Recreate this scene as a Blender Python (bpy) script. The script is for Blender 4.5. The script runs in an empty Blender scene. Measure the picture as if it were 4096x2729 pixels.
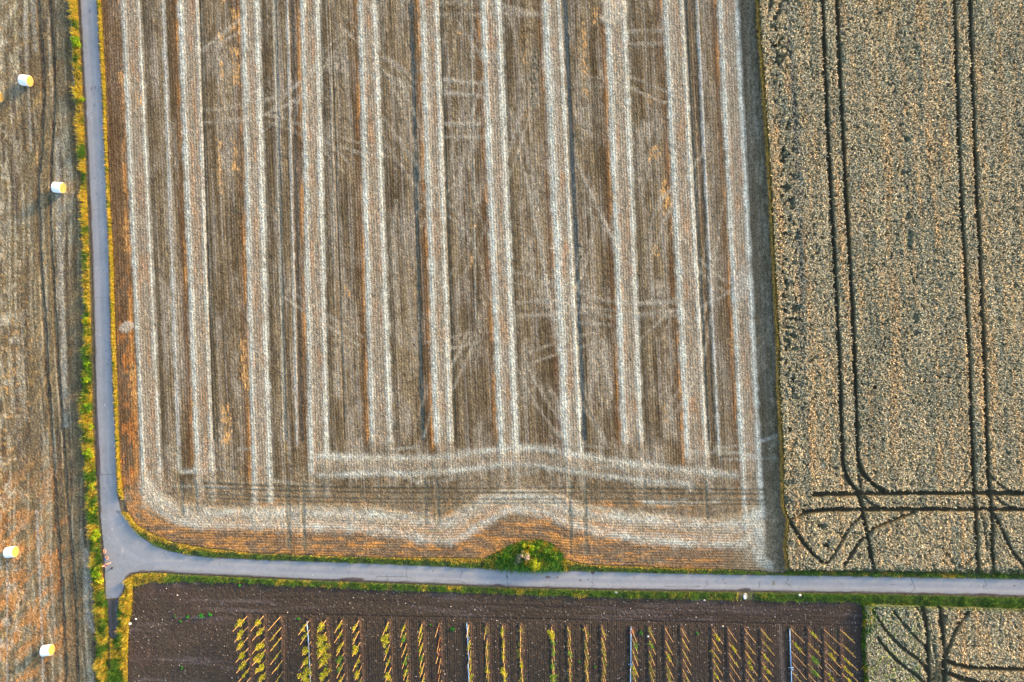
import bpy, bmesh, math, random
import numpy as np
from mathutils import Vector, Matrix
random.seed(7); rng = np.random.default_rng(7)
S = bpy.context.scene; COL = S.collection
# ------------------------------------------------------------------ camera, sky, sun, exposure
U = 0.04                                   # metres on the ground for one photograph pixel
CX, CY = 2048.0, 1364.5
CAMH = 4096 * U / 1.5
cam = bpy.data.cameras.new('drone_camera'); cam.lens = 24; cam.sensor_width = 36
cam.clip_start = 0.5; cam.clip_end = 6000
co = bpy.data.objects.new('drone_camera', cam); COL.objects.link(co)
co.location = (0, 0, CAMH); co.rotation_euler = (0, 0, 0); S.camera = co
SUN_EL, SUN_AZ = math.radians(11), math.radians(34)     # azimuth from +X (right of the photo) towards +Y
W = bpy.data.worlds.new('World'); S.world = W; W.use_nodes = True
wn = W.node_tree.nodes; wl = W.node_tree.links
sky = wn.new('ShaderNodeTexSky'); sky.sky_type = 'NISHITA'; sky.sun_disc = False
sky.sun_elevation = SUN_EL; sky.sun_rotation = math.pi/2 - SUN_AZ
sky.ozone_density = 1.0; sky.dust_density = 2.0; sky.air_density = 1.0
wn['Background'].inputs['Strength'].default_value = 0.15
wl.new(sky.outputs[0], wn['Background'].inputs['Color'])
sl = bpy.data.lights.new('sun', 'SUN'); sl.energy = 2.2; sl.angle = math.radians(7); sl.color = (1.0, 0.62, 0.30)
so = bpy.data.objects.new('sun', sl); COL.objects.link(so)
sv = Vector((math.cos(SUN_EL)*math.cos(SUN_AZ), math.cos(SUN_EL)*math.sin(SUN_AZ), math.sin(SUN_EL)))
so.rotation_euler = (-sv).to_track_quat('-Z', 'Y').to_euler(); so.location = sv * 200
S.view_settings.view_transform = 'Standard'; S.view_settings.look = 'None'
S.view_settings.exposure = 2.15; S.view_settings.gamma = 1
# ------------------------------------------------------------------ helpers
K = 0.62                                   # displayed colour -> base colour
def lin(c, k=K):
    c = np.array(c, float)/255.0
    return np.where(c <= .04045, c/12.92, ((c+.055)/1.055)**2.4) * k
def gx(px): return (px - CX) * U
def gy(py): return (CY - py) * U
def P(px, py, z=0.0): return Vector((gx(px), gy(py), z))
def under(px, py, h):                      # ground pixel under something seen at height h
    f = 1 - h/CAMH
    return CX + (px-CX)*f, CY + (py-CY)*f
def hsh(ix, iy, seed):
    n = (ix.astype(np.int64)*374761393 + iy.astype(np.int64)*668265263 + seed*974634773) & 0xffffffff
    n = ((n ^ (n >> 13)) * 1274126177) & 0xffffffff
    n = n ^ (n >> 16)
    return (n & 0xffffff) / float(0xffffff)
def vn(x, y, seed=0):
    ix = np.floor(x); iy = np.floor(y); fx = x-ix; fy = y-iy
    fx = fx*fx*(3-2*fx); fy = fy*fy*(3-2*fy)
    a = hsh(ix, iy, seed); b = hsh(ix+1, iy, seed); c = hsh(ix, iy+1, seed); d = hsh(ix+1, iy+1, seed)
    return (a*(1-fx)+b*fx)*(1-fy) + (c*(1-fx)+d*fx)*fy
def fbm(x, y, seed=0, o=3):
    s = 0; a = 1; t = 0
    for i in range(o):
        s = s + a*vn(x*2**i, y*2**i, seed+i*17); t += a; a *= .55
    return s/t
def sstep(a, b, x):
    t = np.clip((x-a)/(b-a), 0, 1); return t*t*(3-2*t)
def inside(poly, X, Y):
    r = np.zeros(X.shape, bool); n = len(poly)
    for i in range(n):
        x0, y0 = poly[i]; x1, y1 = poly[(i+1) % n]
        if y0 == y1: continue
        c = ((y0 > Y) != (y1 > Y)) & (X < (x1-x0)*(Y-y0)/(y1-y0)+x0)
        r ^= c
    return r
def pdist(pts, X, Y):
    d = np.full(X.shape, 1e9)
    for (x0, y0), (x1, y1) in zip(pts[:-1], pts[1:]):
        dx, dy = x1-x0, y1-y0; L = dx*dx+dy*dy+1e-9
        t = np.clip(((X-x0)*dx+(Y-y0)*dy)/L, 0, 1)
        d = np.minimum(d, np.hypot(X-x0-t*dx, Y-y0-t*dy))
    return d
def chaikin(p, it=2):
    for _ in range(it):
        q = [p[0]]
        for a, b in zip(p[:-1], p[1:]): q += [(a[0]*.75+b[0]*.25, a[1]*.75+b[1]*.25), (a[0]*.25+b[0]*.75, a[1]*.25+b[1]*.75)]
        p = q + [p[-1]]
    return p
class Paint:
    def __init__(s, X, Y, col):
        s.X, s.Y = X, Y; s.C = np.tile(np.array(col, float), (len(X), 1)); s.Z = np.zeros(len(X))
    def mix(s, col, a, idx=None):
        col = np.array(col)
        if idx is None: s.C += (col - s.C) * a[:, None]
        else: s.C[idx] += (col - s.C[idx]) * a[:, None]
    def stroke(s, pts, w, col, a=1.0, soft=None, dz=0.0, nz=0.45, seed=0, ns=9.0, flat=None, wobble=.5):
        soft = w*.7 if soft is None else soft
        if 2 < len(pts) < 24: pts = chaikin(pts)
        m = w/2+soft+2
        xs = [p[0] for p in pts]; ys = [p[1] for p in pts]
        idx = np.nonzero((s.X > min(xs)-m) & (s.X < max(xs)+m) & (s.Y > min(ys)-m) & (s.Y < max(ys)+m))[0]
        if not len(idx): return
        X, Y = s.X[idx], s.Y[idx]
        wob = (vn(X/31, Y/31, seed+5)-.5)*w*wobble
        k = 1 - sstep(w/2-soft/2, w/2+soft/2, pdist(pts, X, Y)+wob)
        n = (1-nz) + nz*(.5*vn(X/ns, Y/ns, seed+3)+.5*vn(X/70, Y/70, seed+9))*1.6
        k2 = np.clip(k*a*n, 0, 1)
        if col is not None: s.mix(col, k2, idx)
        if flat is not None: s.Z[idx] += (flat - s.Z[idx])*k
        if dz: s.Z[idx] += dz*k*n
    def blob(s, x, y, rx, ry, col, a=1, dz=0, seed=0):
        idx = np.nonzero((abs(s.X-x) < rx*1.8) & (abs(s.Y-y) < ry*1.8))[0]
        if not len(idx): return
        X, Y = s.X[idx], s.Y[idx]
        d = np.hypot((X-x)/rx, (Y-y)/ry) + (fbm(X/(rx*.5+3), Y/(ry*.5+3), seed)-.5)*.9
        k = 1 - sstep(.7, 1.15, d)
        s.mix(col, k*a, idx); s.Z[idx] += dz*k
def tag(o, label=None, cat=None, group=None, kind=None):
    if label: o['label'] = label
    if cat: o['category'] = cat
    if group: o['group'] = group
    if kind: o['kind'] = kind
    return o
def np_mesh(name, V, F, C=None, smooth=False):
    me = bpy.data.meshes.new(name); k = F.shape[1]
    me.vertices.add(len(V)); me.vertices.foreach_set('co', np.ascontiguousarray(V, np.float32).ravel())
    me.loops.add(F.size); me.loops.foreach_set('vertex_index', np.ascontiguousarray(F, np.int32).ravel())
    me.polygons.add(len(F))
    me.polygons.foreach_set('loop_start', np.arange(0, F.size, k, dtype=np.int32))
    me.polygons.foreach_set('loop_total', np.full(len(F), k, np.int32))
    me.polygons.foreach_set('use_smooth', np.full(len(F), smooth, bool))
    if C is not None:
        at = me.attributes.new('Col', 'FLOAT_COLOR', 'POINT')
        at.data.foreach_set('color', np.ascontiguousarray(np.c_[C, np.ones(len(C))], np.float32).ravel())
    me.update(calc_edges=True)
    return me
def link(name, me, mat=None, parent=None, loc=None):
    o = bpy.data.objects.new(name, me); COL.objects.link(o)
    if mat: me.materials.clear(); me.materials.append(mat)
    if parent: o.parent = parent
    if loc is not None: o.location = loc
    return o
def empty(name, loc, rz=0):
    o = bpy.data.objects.new(name, None); COL.objects.link(o); o.location = loc; o.rotation_euler = (0, 0, rz)
    o.empty_display_size = .2
    return o
def sheet(name, poly, res, fn, mat, z=0.0, smooth=True, jit=0.0):
    xs = [p[0] for p in poly]; ys = [p[1] for p in poly]
    gxs = np.arange(min(xs)-res, max(xs)+2*res, res); gys = np.arange(min(ys)-res, max(ys)+2*res, res)
    X, Y = np.meshgrid(gxs, gys); ny, nx = X.shape
    ce = inside(poly, X[:-1, :-1]+res/2, Y[:-1, :-1]+res/2)
    id_ = np.arange(nx*ny).reshape(ny, nx)
    F = np.stack([id_[:-1, :-1][ce], id_[1:, :-1][ce], id_[1:, 1:][ce], id_[:-1, 1:][ce]], 1)
    used = np.unique(F); remap = np.full(nx*ny, -1); remap[used] = np.arange(len(used)); F = remap[F]
    cnt = np.bincount(F.ravel(), minlength=len(used)); edge = cnt < 4
    X = X.ravel()[used]; Y = Y.ravel()[used]
    if jit: X = X + (rng.random(len(X))-.5)*jit*res; Y = Y + (rng.random(len(Y))-.5)*jit*res
    Zz, C = fn(X, Y, edge)
    V = np.c_[gx(X), gy(Y), Zz+z]
    return link(name, np_mesh(name, V, F, C, smooth), mat)
def nodes(name):
    m = bpy.data.materials.new(name); m.use_nodes = True
    nt = m.node_tree; return m, nt, nt.nodes, nt.links, nt.nodes['Principled BSDF']
def mat_col(name, rough=.9, scales=((9, .5),), bump=0.0, bscale=12, spec=.2, stretch=None, trans=0.0):
    """base colour from the surface's own Col attribute, broken up by noise grains of real size"""
    m, nt, N, L, B = nodes(name)
    a = N.new('ShaderNodeAttribute'); a.attribute_name = 'Col'
    tc = N.new('ShaderNodeNewGeometry'); src = a.outputs['Color']; vec = tc.outputs['Position']
    if stretch:
        mp = N.new('ShaderNodeMapping'); mp.inputs['Scale'].default_value = stretch
        L.new(vec, mp.inputs['Vector']); vec = mp.outputs[0]
    for sc, amt in scales:
        n = N.new('ShaderNodeTexNoise'); n.inputs['Scale'].default_value = sc; n.inputs['Detail'].default_value = 3
        L.new(vec, n.inputs['Vector'])
        r = N.new('ShaderNodeMapRange'); r.inputs[1].default_value = .3; r.inputs[2].default_value = .7
        r.inputs[3].default_value = 1-amt; r.inputs[4].default_value = 1+amt
        L.new(n.outputs[0], r.inputs[0])
        mx = N.new('ShaderNodeVectorMath'); mx.operation = 'SCALE'
        L.new(src, mx.inputs[0]); L.new(r.outputs[0], mx.inputs['Scale']); src = mx.outputs[0]
    L.new(src, B.inputs['Base Color']); B.inputs['Roughness'].default_value = rough
    B.inputs['Specular IOR Level'].default_value = spec
    if bump:
        n = N.new('ShaderNodeTexNoise'); n.inputs['Scale'].default_value = bscale; n.inputs['Detail'].default_value = 4
        L.new(vec, n.inputs['Vector'])
        b = N.new('ShaderNodeBump'); b.inputs['Strength'].default_value = .8; b.inputs['Distance'].default_value = bump
        L.new(n.outputs[0], b.inputs['Height']); L.new(b.outputs[0], B.inputs['Normal'])
    if trans:
        t = N.new('ShaderNodeBsdfTranslucent'); L.new(src, t.inputs['Color'])
        ms = N.new('ShaderNodeMixShader'); ms.inputs[0].default_value = trans
        out = N['Material Output']; L.new(B.outputs[0], ms.inputs[1]); L.new(t.outputs[0], ms.inputs[2]); L.new(ms.outputs[0], out.inputs['Surface'])
    return m
def mat_flat(name, col, rough=.7, amt=.2, sc=14, bump=.0, metal=0, spec=.3):
    m, nt, N, L, B = nodes(name)
    tc = N.new('ShaderNodeTexCoord'); n = N.new('ShaderNodeTexNoise'); n.inputs['Scale'].default_value = sc
    n.inputs['Detail'].default_value = 4; L.new(tc.outputs['Object'], n.inputs['Vector'])
    r = N.new('ShaderNodeValToRGB'); c = np.array(col)
    r.color_ramp.elements[0].position = .3; r.color_ramp.elements[1].position = .7
    r.color_ramp.elements[0].color = (*(c*(1-amt)), 1); r.color_ramp.elements[1].color = (*np.minimum(c*(1+amt), .95), 1)
    L.new(n.outputs[0], r.inputs[0]); L.new(r.outputs[0], B.inputs['Base Color'])
    B.inputs['Roughness'].default_value = rough; B.inputs['Metallic'].default_value = metal; B.inputs['Specular IOR Level'].default_value = spec
    if bump:
        b = N.new('ShaderNodeBump'); b.inputs['Distance'].default_value = bump
        L.new(n.outputs[0], b.inputs['Height']); L.new(b.outputs[0], B.inputs['Normal'])
    return m
M_STUB = mat_col('cut_stubble', .95, ((5.0, .16), (11, .25)), .05, 10)
M_WHEAT = mat_col('ripe_wheat', .85, ((6, .2), (14, .25)), .04, 14)
M_SOIL = mat_col('tilled_soil', .95, ((4, .18), (11, .35)), .06, 9)
M_ROAD = mat_col('worn_asphalt', .85, ((1.2, .04), (9, .09)), .01, 20)
M_GRASS = mat_col('grass_blades', .6, ((2, .15),), trans=.35)
M_EAR = mat_col('wheat_ears', .7, ((3, .12),), trans=.15)
M_LEAF = mat_col('leaves', .55, ((8, .12),), trans=.35)
# ------------------------------------------------------------------ outlines measured on the photograph (pixels)
ROAD_L = [(310, -700), (320, 0), (338, 341), (355, 682), (369, 1000), (379, 1364), (384, 1600), (386, 1720), (386, 1896), (396, 1900), (401, 2046), (405, 2090), (418, 2220), (422, 2351), (424, 2396)]
ROAD_R = [(372, -700), (387, 0), (407, 341), (422, 682), (435, 1000), (443, 1364), (455, 1600), (465, 1870), (468, 1960), (484, 2046), (505, 2072), (524, 2103), (557, 2138), (610, 2177), (675, 2203), (762, 2220), (871, 2231), (1024, 2238), (1399, 2251), (1547, 2257), (2048, 2277), (2418, 2286), (2701, 2294), (3072, 2300), (4096, 2316), (4800, 2328)]
ROAD_B = [(479, 2391), (492, 2372), (499, 2345), (503, 2312), (523, 2294), (566, 2287), (632, 2286), (740, 2294), (1024, 2307), (1329, 2320), (1590, 2329), (2048, 2347), (2484, 2357), (2963, 2363), (3072, 2365), (3508, 2371), (4096, 2384), (4800, 2398)]
def lerp_pts(pts, q, ax=0):
    a = np.array(pts, float); o = np.argsort(a[:, ax]); return np.interp(q, a[o, ax], a[o, 1-ax])
VERGE_E = [(392, -700), (405, 0), (424, 341), (435, 682), (453, 1000), (464, 1364), (472, 1600), (483, 1870), (497, 2000), (514, 2046), (544, 2092), (610, 2131), (697, 2168), (828, 2190), (1024, 2211), (1459, 2226), (1939, 2231), (1975, 2214), (2010, 2196), (2060, 2172), (2110, 2160), (2170, 2160), (2215, 2176), (2245, 2206), (2258, 2232), (2300, 2246), (2353, 2256), (2680, 2269), (2963, 2277), (3090, 2288), (3150, 2290)]
WHEAT_L = [(2980, -700), (3029, 0), (3076, 682), (3111, 1364), (3112, 1516), (3129, 1821), (3130, 2011), (3152, 2081), (3140, 2177), (3150, 2280)]
SOIL_T = [(531, 2347), (610, 2329), (740, 2326), (1024, 2331), (1346, 2351), (2048, 2375), (2484, 2390), (2941, 2399), (3072, 2402), (3420, 2408)]
# ------------------------------------------------------------------ ground
def ground():
    bm = bmesh.new()
    n = 24; R = 2500
    q = sorted(set([-R, -900, -300, -120] + list(np.linspace(-110, 110, 23)) + [120, 300, 900, R]))
    vs = {}
    for i, x in enumerate(q):
        for j, y in enumerate(q): vs[i, j] = bm.verts.new((x, y, -0.06))
    for i in range(len(q)-1):
        for j in range(len(q)-1): bm.faces.new((vs[i, j], vs[i+1, j], vs[i+1, j+1], vs[i, j+1]))
    me = bpy.data.meshes.new('ground'); bm.to_mesh(me); bm.free()
    m, nt, N, L, B = nodes('verge_earth')
    tc = N.new('ShaderNodeNewGeometry'); n1 = N.new('ShaderNodeTexNoise'); n1.inputs['Scale'].default_value = 1.1; n1.inputs['Detail'].default_value = 8
    n1.inputs['Roughness'].default_value = .75
    L.new(tc.outputs['Position'], n1.inputs['Vector'])
    r = N.new('ShaderNodeValToRGB'); r.color_ramp.elements[0].position = .36; r.color_ramp.elements[1].position = .66
    r.color_ramp.elements[0].color = (*lin((70, 64, 42)), 1); r.color_ramp.elements[1].color = (*lin((138, 126, 98)), 1)
    L.new(n1.outputs[0], r.inputs[0]); L.new(r.outputs[0], B.inputs['Base Color']); B.inputs['Roughness'].default_value = .95
    b = N.new('ShaderNodeBump'); b.inputs['Distance'].default_value = .06; L.new(n1.outputs[0], b.inputs['Height']); L.new(b.outputs[0], B.inputs['Normal'])
    tag(link('ground', me, m), kind='structure')
ground()
# ------------------------------------------------------------------ road
def road_fn(X, Y, edge):
    p = Paint(X, Y, lin((163, 167, 173)))
    n = fbm(X/60, Y/60, 3); p.C *= (.90 + .2*n)[:, None]
    p.C *= (.93 + .14*vn(X/6, Y/6, 4))[:, None]
    new = (Y < 2320) & (X < 1399) & (Y > 1900)
    p.C[new] *= (.95, .98, 1.0)
    # wheel bands worn paler, along both roads
    dL = pdist(ROAD_L[:11], X, Y); dR = pdist(ROAD_R, X, Y); dB = pdist(ROAD_B, X, Y)
    ns = Y < 1950
    for c in (22, 46): p.mix(lin((186, 186, 188)), (np.exp(-((dL-c)/5)**2)*.45*ns*(.4+.8*vn(X/9, Y/120, 8))))
    ew = X > 620
    for c in (18, 46): p.mix(lin((188, 188, 188)), (np.exp(-((dB-c)/7)**2)*.5*ew*(.4+.8*vn(X/120, Y/9, 8))))
    p.mix(lin((150, 160, 178)), np.exp(-((dB-32)/5)**2)*.3*ew)
    # washed-on earth along the edges
    g = fbm(X/30, Y/30, 12)
    e = np.minimum(np.minimum(dL + (Y > 2400)*99, dB), dR+2.0)
    p.mix(lin((112, 100, 92)), (1-sstep(2, 7, e+(g-.5)*7))*.85)
    xl = np.interp(Y, [1380, 1600, 1870, 1900], [379, 388, 402, 402])
    p.mix(lin((96, 92, 104)), (1-sstep(-1.5, 1.5, X-xl))*((Y > 1400) & (Y < 1899))*.9)
    for (x, y, rx, ry) in ((1401, 2321, 52, 13), (1365, 2322, 60, 6), (1987, 2343, 22, 9), (2978, 2360, 26, 9), (2400, 2358, 60, 5), (3940, 2380, 60, 7), (3700, 2377, 50, 5), (392, 1850, 7, 60), (2371, 2288, 9, 9)):
        p.blob(x, y, rx, ry, lin((92, 80, 78)), .9, seed=int(x))
    for (x, y, rx, ry, c) in ((2192, 2309, 12, 5, (105, 88, 78)), (2230, 2310, 4, 4, (95, 84, 78)), (2321, 2321, 4, 4, (70, 62, 50)), (3094, 2333, 6, 10, (128, 122, 88)), (2028, 2307, 3, 6, (55, 75, 60)), (4058, 2343, 4, 4, (120, 90, 95)), (365, 355, 3, 8, (110, 104, 112)), (381, 351, 3, 6, (110, 100, 110)), (358, 45, 3, 5, (120, 112, 120)), (372, 168, 2, 3, (90, 80, 95)), (378, 420, 3, 6, (118, 112, 120)), (368, 450, 2, 4, (118, 110, 118)), (560, 2230, 5, 14, (150, 160, 182)), (490, 2200, 5, 14, (200, 198, 190)), (476, 2048, 14, 7, (110, 122, 140)), (1250, 2300, 3, 3, (215, 210, 200)), (440, 1115, 3, 5, (215, 212, 205)), (421, 1620, 4, 6, (205, 204, 200))):
        p.blob(x, y, rx, ry, lin(c), .8, seed=int(x))
    rr = random.Random(5)
    for i in range(60):
        if i % 2: x = rr.uniform(650, 4100); y = lerp_pts(ROAD_R, x)+rr.uniform(12, 58)
        else: y = rr.uniform(0, 2250); x = lerp_pts(ROAD_L[:14], y, 1)+rr.uniform(10, 56)
        p.blob(x, y, rr.uniform(2.2, 4), rr.uniform(2.2, 5), lin(rr.choice(((120, 118, 122), (205, 204, 200), (130, 126, 128)))), .7, seed=i)
    def crack(pts, w=2.2, a=.75): p.stroke(pts, w, lin((98, 100, 106)), a, 2.0, nz=.5, seed=int(pts[0][0]))
    for x, f0, f1 in ((1399, 0, 1), (1547, .5, 1), (1627, .1, .8), (1847, .1, .95), (2028, .0, 1), (2370, .1, .95), (2826, .4, .8), (3038, .4, .8), (3150, .1, .7), (3648, .0, 1), (3940, .1, .6)):
        yt = lerp_pts(ROAD_R, x); yb = lerp_pts(ROAD_B, x)
        crack([(x + rr.uniform(-3, 3)*k, yt+(yb-yt)*(f0+(f1-f0)*k/6)) for k in range(7)])
    crack([(x, lerp_pts(ROAD_B, x)-20+rr.uniform(-3, 3)) for x in range(1505, 1650, 12)])
    crack([(x, lerp_pts(ROAD_B, x)-15+rr.uniform(-2, 2)) for x in range(1730, 1850, 12)])
    crack([(x, lerp_pts(ROAD_B, x)-14+rr.uniform(-2, 2)) for x in range(2660, 2810, 12)])
    crack([(402, 1899), (466, 1897)], 2.5, .8); crack([(380, 1190), (440, 1192)], 2, .5); crack([(3560, 2338), (3600, 2337)], 2, .7)
    tire = [(432, 1950), (440, 2080), (470, 2180), (560, 2245), (760, 2268), (1100, 2276)]
    p.stroke(tire, 16, lin((180, 184, 192)), .35, 12, seed=2)
    p.stroke([(450, 2010), (470, 2120), (520, 2210), (640, 2262)], 8, lin((150, 160, 178)), .4, 8, seed=6)
    return p.Z + .012*(vn(X/20, Y/20, 1)), p.C
sheet('road', ROAD_L + ROAD_B + ROAD_R[::-1], 2.2, road_fn, M_ROAD, -0.005, True, .35).name = 'road'
tag(bpy.data.objects['road'], kind='structure')
TRACK = [(428, 2397), (434, 2399), (478, 2397), (476, 2450), (472, 2500), (470, 2545), (455, 2556), (438, 2548), (433, 2490)]
def track_fn(X, Y, edge):
    p = Paint(X, Y, lin((104, 100, 106))); p.C *= (.7+.6*fbm(X/14, Y/20, 4))[:, None]
    p.stroke([(452, 2398), (455, 2555)], 12, lin((84, 80, 62)), .8, 8, .03)
    return p.Z - .02, p.C
tag(sheet('dirt_track', TRACK, 2.4, track_fn, M_SOIL, 0, True), kind='structure')
# ------------------------------------------------------------------ big stubble field
BROWN, DARK, PALE, MID, SUNLIT, BLUE = lin((142, 126, 98)), lin((80, 66, 44)), lin((216, 220, 206)), lin((172, 160, 138)), lin((208, 150, 82)), lin((178, 180, 178))  # the gold is low sun on standing stubble, put into the colour
# pale straw lines: (x at y=0, x at y=1364, width, y end, strength, colour)
LINES = [(494, 552, 20, 1930, .9), (555, 618, 17, 1925, .85), (653, 700, 18, 1900, .6), (722, 772, 24, 1930, .95), (790, 833, 17, 1890, .8),
 (975, 1005, 22, 2010, .9), (1028, 1065, 22, 2010, 1), (1096, 1128, 13, 1780, .5), (1150, 1181, 13, 1790, .6), (1211, 1237, 22, 1900, .9), (1270, 1298, 21, 1860, 1), (1322, 1342, 5, 1500, .4),
 (1442, 1479, 24, 1800, .9), (1498, 1548, 22, 1780, 1), (1690, 1735, 26, 1800, .95), (1746, 1790, 22, 1790, .9), (1886, 1904, 8, 1300, .4),
 (1933, 1988, 25, 1830, 1), (1994, 2048, 25, 1870, 1), (2182, 2246, 34, 1870, 1), (2235, 2303, 18, 1840, .95), (2431, 2483, 26, 1800, .95), (2495, 2548, 22, 1760, .95),
 (2661, 2729, 26, 1860, 1), (2727, 2801, 20, 1870, .95), (2788, 2855, 12, 1850, .75), (2879, 2946, 22, 2140, .9), (2944, 3012, 20, 2110, .95)]
SWATHS = [(494, 555, 552, 618, 1930), (722, 790, 772, 833, 1900), (975, 1028, 1005, 1065, 2000), (1211, 1270, 1237, 1298, 1880), (1442, 1498, 1479, 1548, 1790), (1690, 1746, 1735, 1790, 1800),
 (1933, 1994, 1988, 2048, 1850), (2182, 2235, 2246, 2303, 1860), (2431, 2495, 2483, 2548, 1780), (2661, 2727, 2729, 2801, 1860), (2879, 2944, 2946, 3012, 2130)]
def at(x0, x1, y): return x0 + (x1-x0)*y/1364.0
def OV(pts): return [(x*1.7408, y*1.7408) for x, y in pts]
def stub_fn(X, Y, edge):
    p = Paint(X, Y, BROWN); u = X - .046*Y
    head = sstep(1890, 2010, Y + 40*(fbm(X/150, Y/150, 41)-.5) + 60*np.exp(-((X-2080)/180)**2))
    p.mix(DARK, np.clip((fbm(u/26, Y/420, 1, 3)-.42)*3.2, 0, 1)*.75*(1-head*.5))
    p.mix(lin((168, 158, 138)), np.clip((fbm(u/40, Y/130, 7, 4)-.49)*4.5, 0, 1)*.8)
    p.mix(DARK, np.clip((fbm(X/24, Y/30, 11, 3)-.55)*4, 0, 1)*.6)
    p.C *= (.66+.68*fbm(u/4.2, Y/90, 17, 2))[:, None]
    p.mix(DARK, np.clip((fbm(u/12, Y/500, 19, 2)-.5)*5, 0, 1)*.55)
    p.mix(lin((164, 156, 142)), np.clip((fbm(u/9, Y/300, 20, 2)-.58)*6, 0, 1)*.5)
    right = sstep(2600, 3100, X); p.mix(lin((124, 114, 94)), right*.5)
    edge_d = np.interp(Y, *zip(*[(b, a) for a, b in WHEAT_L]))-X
    p.mix(lin((156, 146, 124)), (1-sstep(20, 90, edge_d))*np.clip((fbm(X/18, Y/26, 18, 3)-.5)*5, 0, 1)*.6)
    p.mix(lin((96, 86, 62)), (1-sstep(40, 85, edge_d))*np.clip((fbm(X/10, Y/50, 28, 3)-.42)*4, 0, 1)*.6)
    # standing stubble beside each swath: darker rows left, brown band right
    for a0, b0, a1, b1, ye in SWATHS:
        la, lb = at(a0, a1, Y), at(b0, b1, Y); ok = 1-sstep(ye-30, ye+30, Y)
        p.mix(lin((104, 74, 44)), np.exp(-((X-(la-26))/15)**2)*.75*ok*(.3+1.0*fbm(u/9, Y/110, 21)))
        p.mix(SUNLIT, np.exp(-((X-(la-17))/7)**2)*ok*np.clip((fbm(X/14, Y/130, 22+int(a0))-.46)*4, 0, 1)*.75)  # sunlit edge of the stubble, painted as gold
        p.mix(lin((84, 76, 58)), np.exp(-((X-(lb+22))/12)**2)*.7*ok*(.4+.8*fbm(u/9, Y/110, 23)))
        m = sstep(-4, 6, X-la)*sstep(-4, 6, lb-X)*ok
        p.mix(MID, m*(.5+.5*vn(X/10, Y/40, 24))*.9); p.Z += m*.02
        p.mix(lin((186, 140, 96)), m*np.clip((fbm(u/14, Y/90, 31)-.52)*4, 0, 1)*.5)
    # grazing sun on standing stubble and along the headland, painted as golden patches
    for x0, x1, y0, y1 in ((885, 895, 0, 25), (870, 900, 130, 170), (925, 960, 40, 130), (930, 962, 190, 340), (880, 892, 220, 340), (930, 950, 560, 680), (872, 885, 560, 780), (545, 575, 380, 425), (470, 520, 290, 340), (480, 516, 880, 1010), (520, 545, 1430, 1600), (890, 925, 1620, 1780), (965, 990, 1364, 1560), (2330, 2345, 90, 380), (2590, 2600, 380, 410), (2600, 2640, 590, 640), (2376, 2386, 30, 90), (2605, 2632, 985, 1030), (2650, 2672, 720, 860), (1880, 1895, 880, 905), (1881, 1895, 1010, 1070), (1383, 1392, 1140, 1180), (2655, 2670, 1630, 1690), (2650, 2700, 760, 830), (1835, 1850, 130, 150), (2100, 2106, 440, 460), (2089, 2095, 100, 250)):
        sh = .046*(Y-(y0+y1)/2)
        d = np.maximum(abs(X-sh-(x0+x1)/2)-(x1-x0)/2, abs(Y-(y0+y1)/2)-(y1-y0)/2)
        p.mix(lin((226, 176, 108)), (1-sstep(-5, 7, d + (vn(X/6, Y/15, 61)-.38)*26))*.85*np.clip((vn(X/4, Y/11, 62)-.3)*3, 0, 1))
    # brown strip of uncut-looking stubble right of the road; sunlit gold painted on it
    ex = lerp_pts(VERGE_E[:9], Y, 1)
    p.mix(lin((104, 78, 50)), (1-sstep(40, 62, X-ex))*.7*(1-head))
    p.mix(SUNLIT, np.exp(-((X-ex-62)/9)**2)*(1-head)*np.clip((fbm(X/20, Y/90, 71)-.4)*3, 0, 1)*sstep(250, 500, Y))
    p.mix(lin((190, 122, 58)), (1-sstep(55, 85, X-ex))*np.clip((fbm(X/16, Y/45, 72)-.52)*5, 0, 1)*sstep(900, 1500, Y)*.8)
    # headland ground: greyer, rows run with the lane; low-sun gold and orange painted on
    p.mix(lin((136, 122, 98)), head*.6)
    low = sstep(2040, 2110, Y + 0*X - 60*np.exp(-((X-2080)/170)**2)*0)
    p.mix(lin((126, 98, 72)), low*(.4+.6*vn(X/60, Y/10, 81))*.8*(1-sstep(2850, 3000, X)))
    p.mix(SUNLIT, low*np.clip((fbm(X/60, Y/14, 83, 4)-.53)*5, 0, 1)*.75*(1-sstep(2750, 2950, X)))
    p.mix(SUNLIT, sstep(1960, 2040, Y)*np.clip((fbm(X/40, Y/14, 84, 3)-.55)*5, 0, 1)*.7*(1-sstep(2600, 2900, X)))
    lw = (1-sstep(600, 700, X))*sstep(1780, 1950, Y); p.mix(lin((178, 128, 78)), lw*np.clip((fbm(X/22, Y/16, 85)-.42)*4, 0, 1)*.7)
    # chaff and straw lines left by the combine
    for a, b, w, ye, s in LINES:
        ye2 = ye + 1
        pts = [(at(a, b, y), y) for y in np.arange(-700, ye2, 60)]
        p.stroke(pts, w*.75, PALE, s*.98, w*1.0, .03, .5, seed=int(a), ns=6)
    for x0, x1 in ((653, 700), (1150, 1181), (2788, 2855)):
        p.stroke([(at(x0, x1, y), y) for y in range(-700, 1850, 80)], 9, BLUE, .6, 8, 0, .4, seed=x0)
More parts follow.
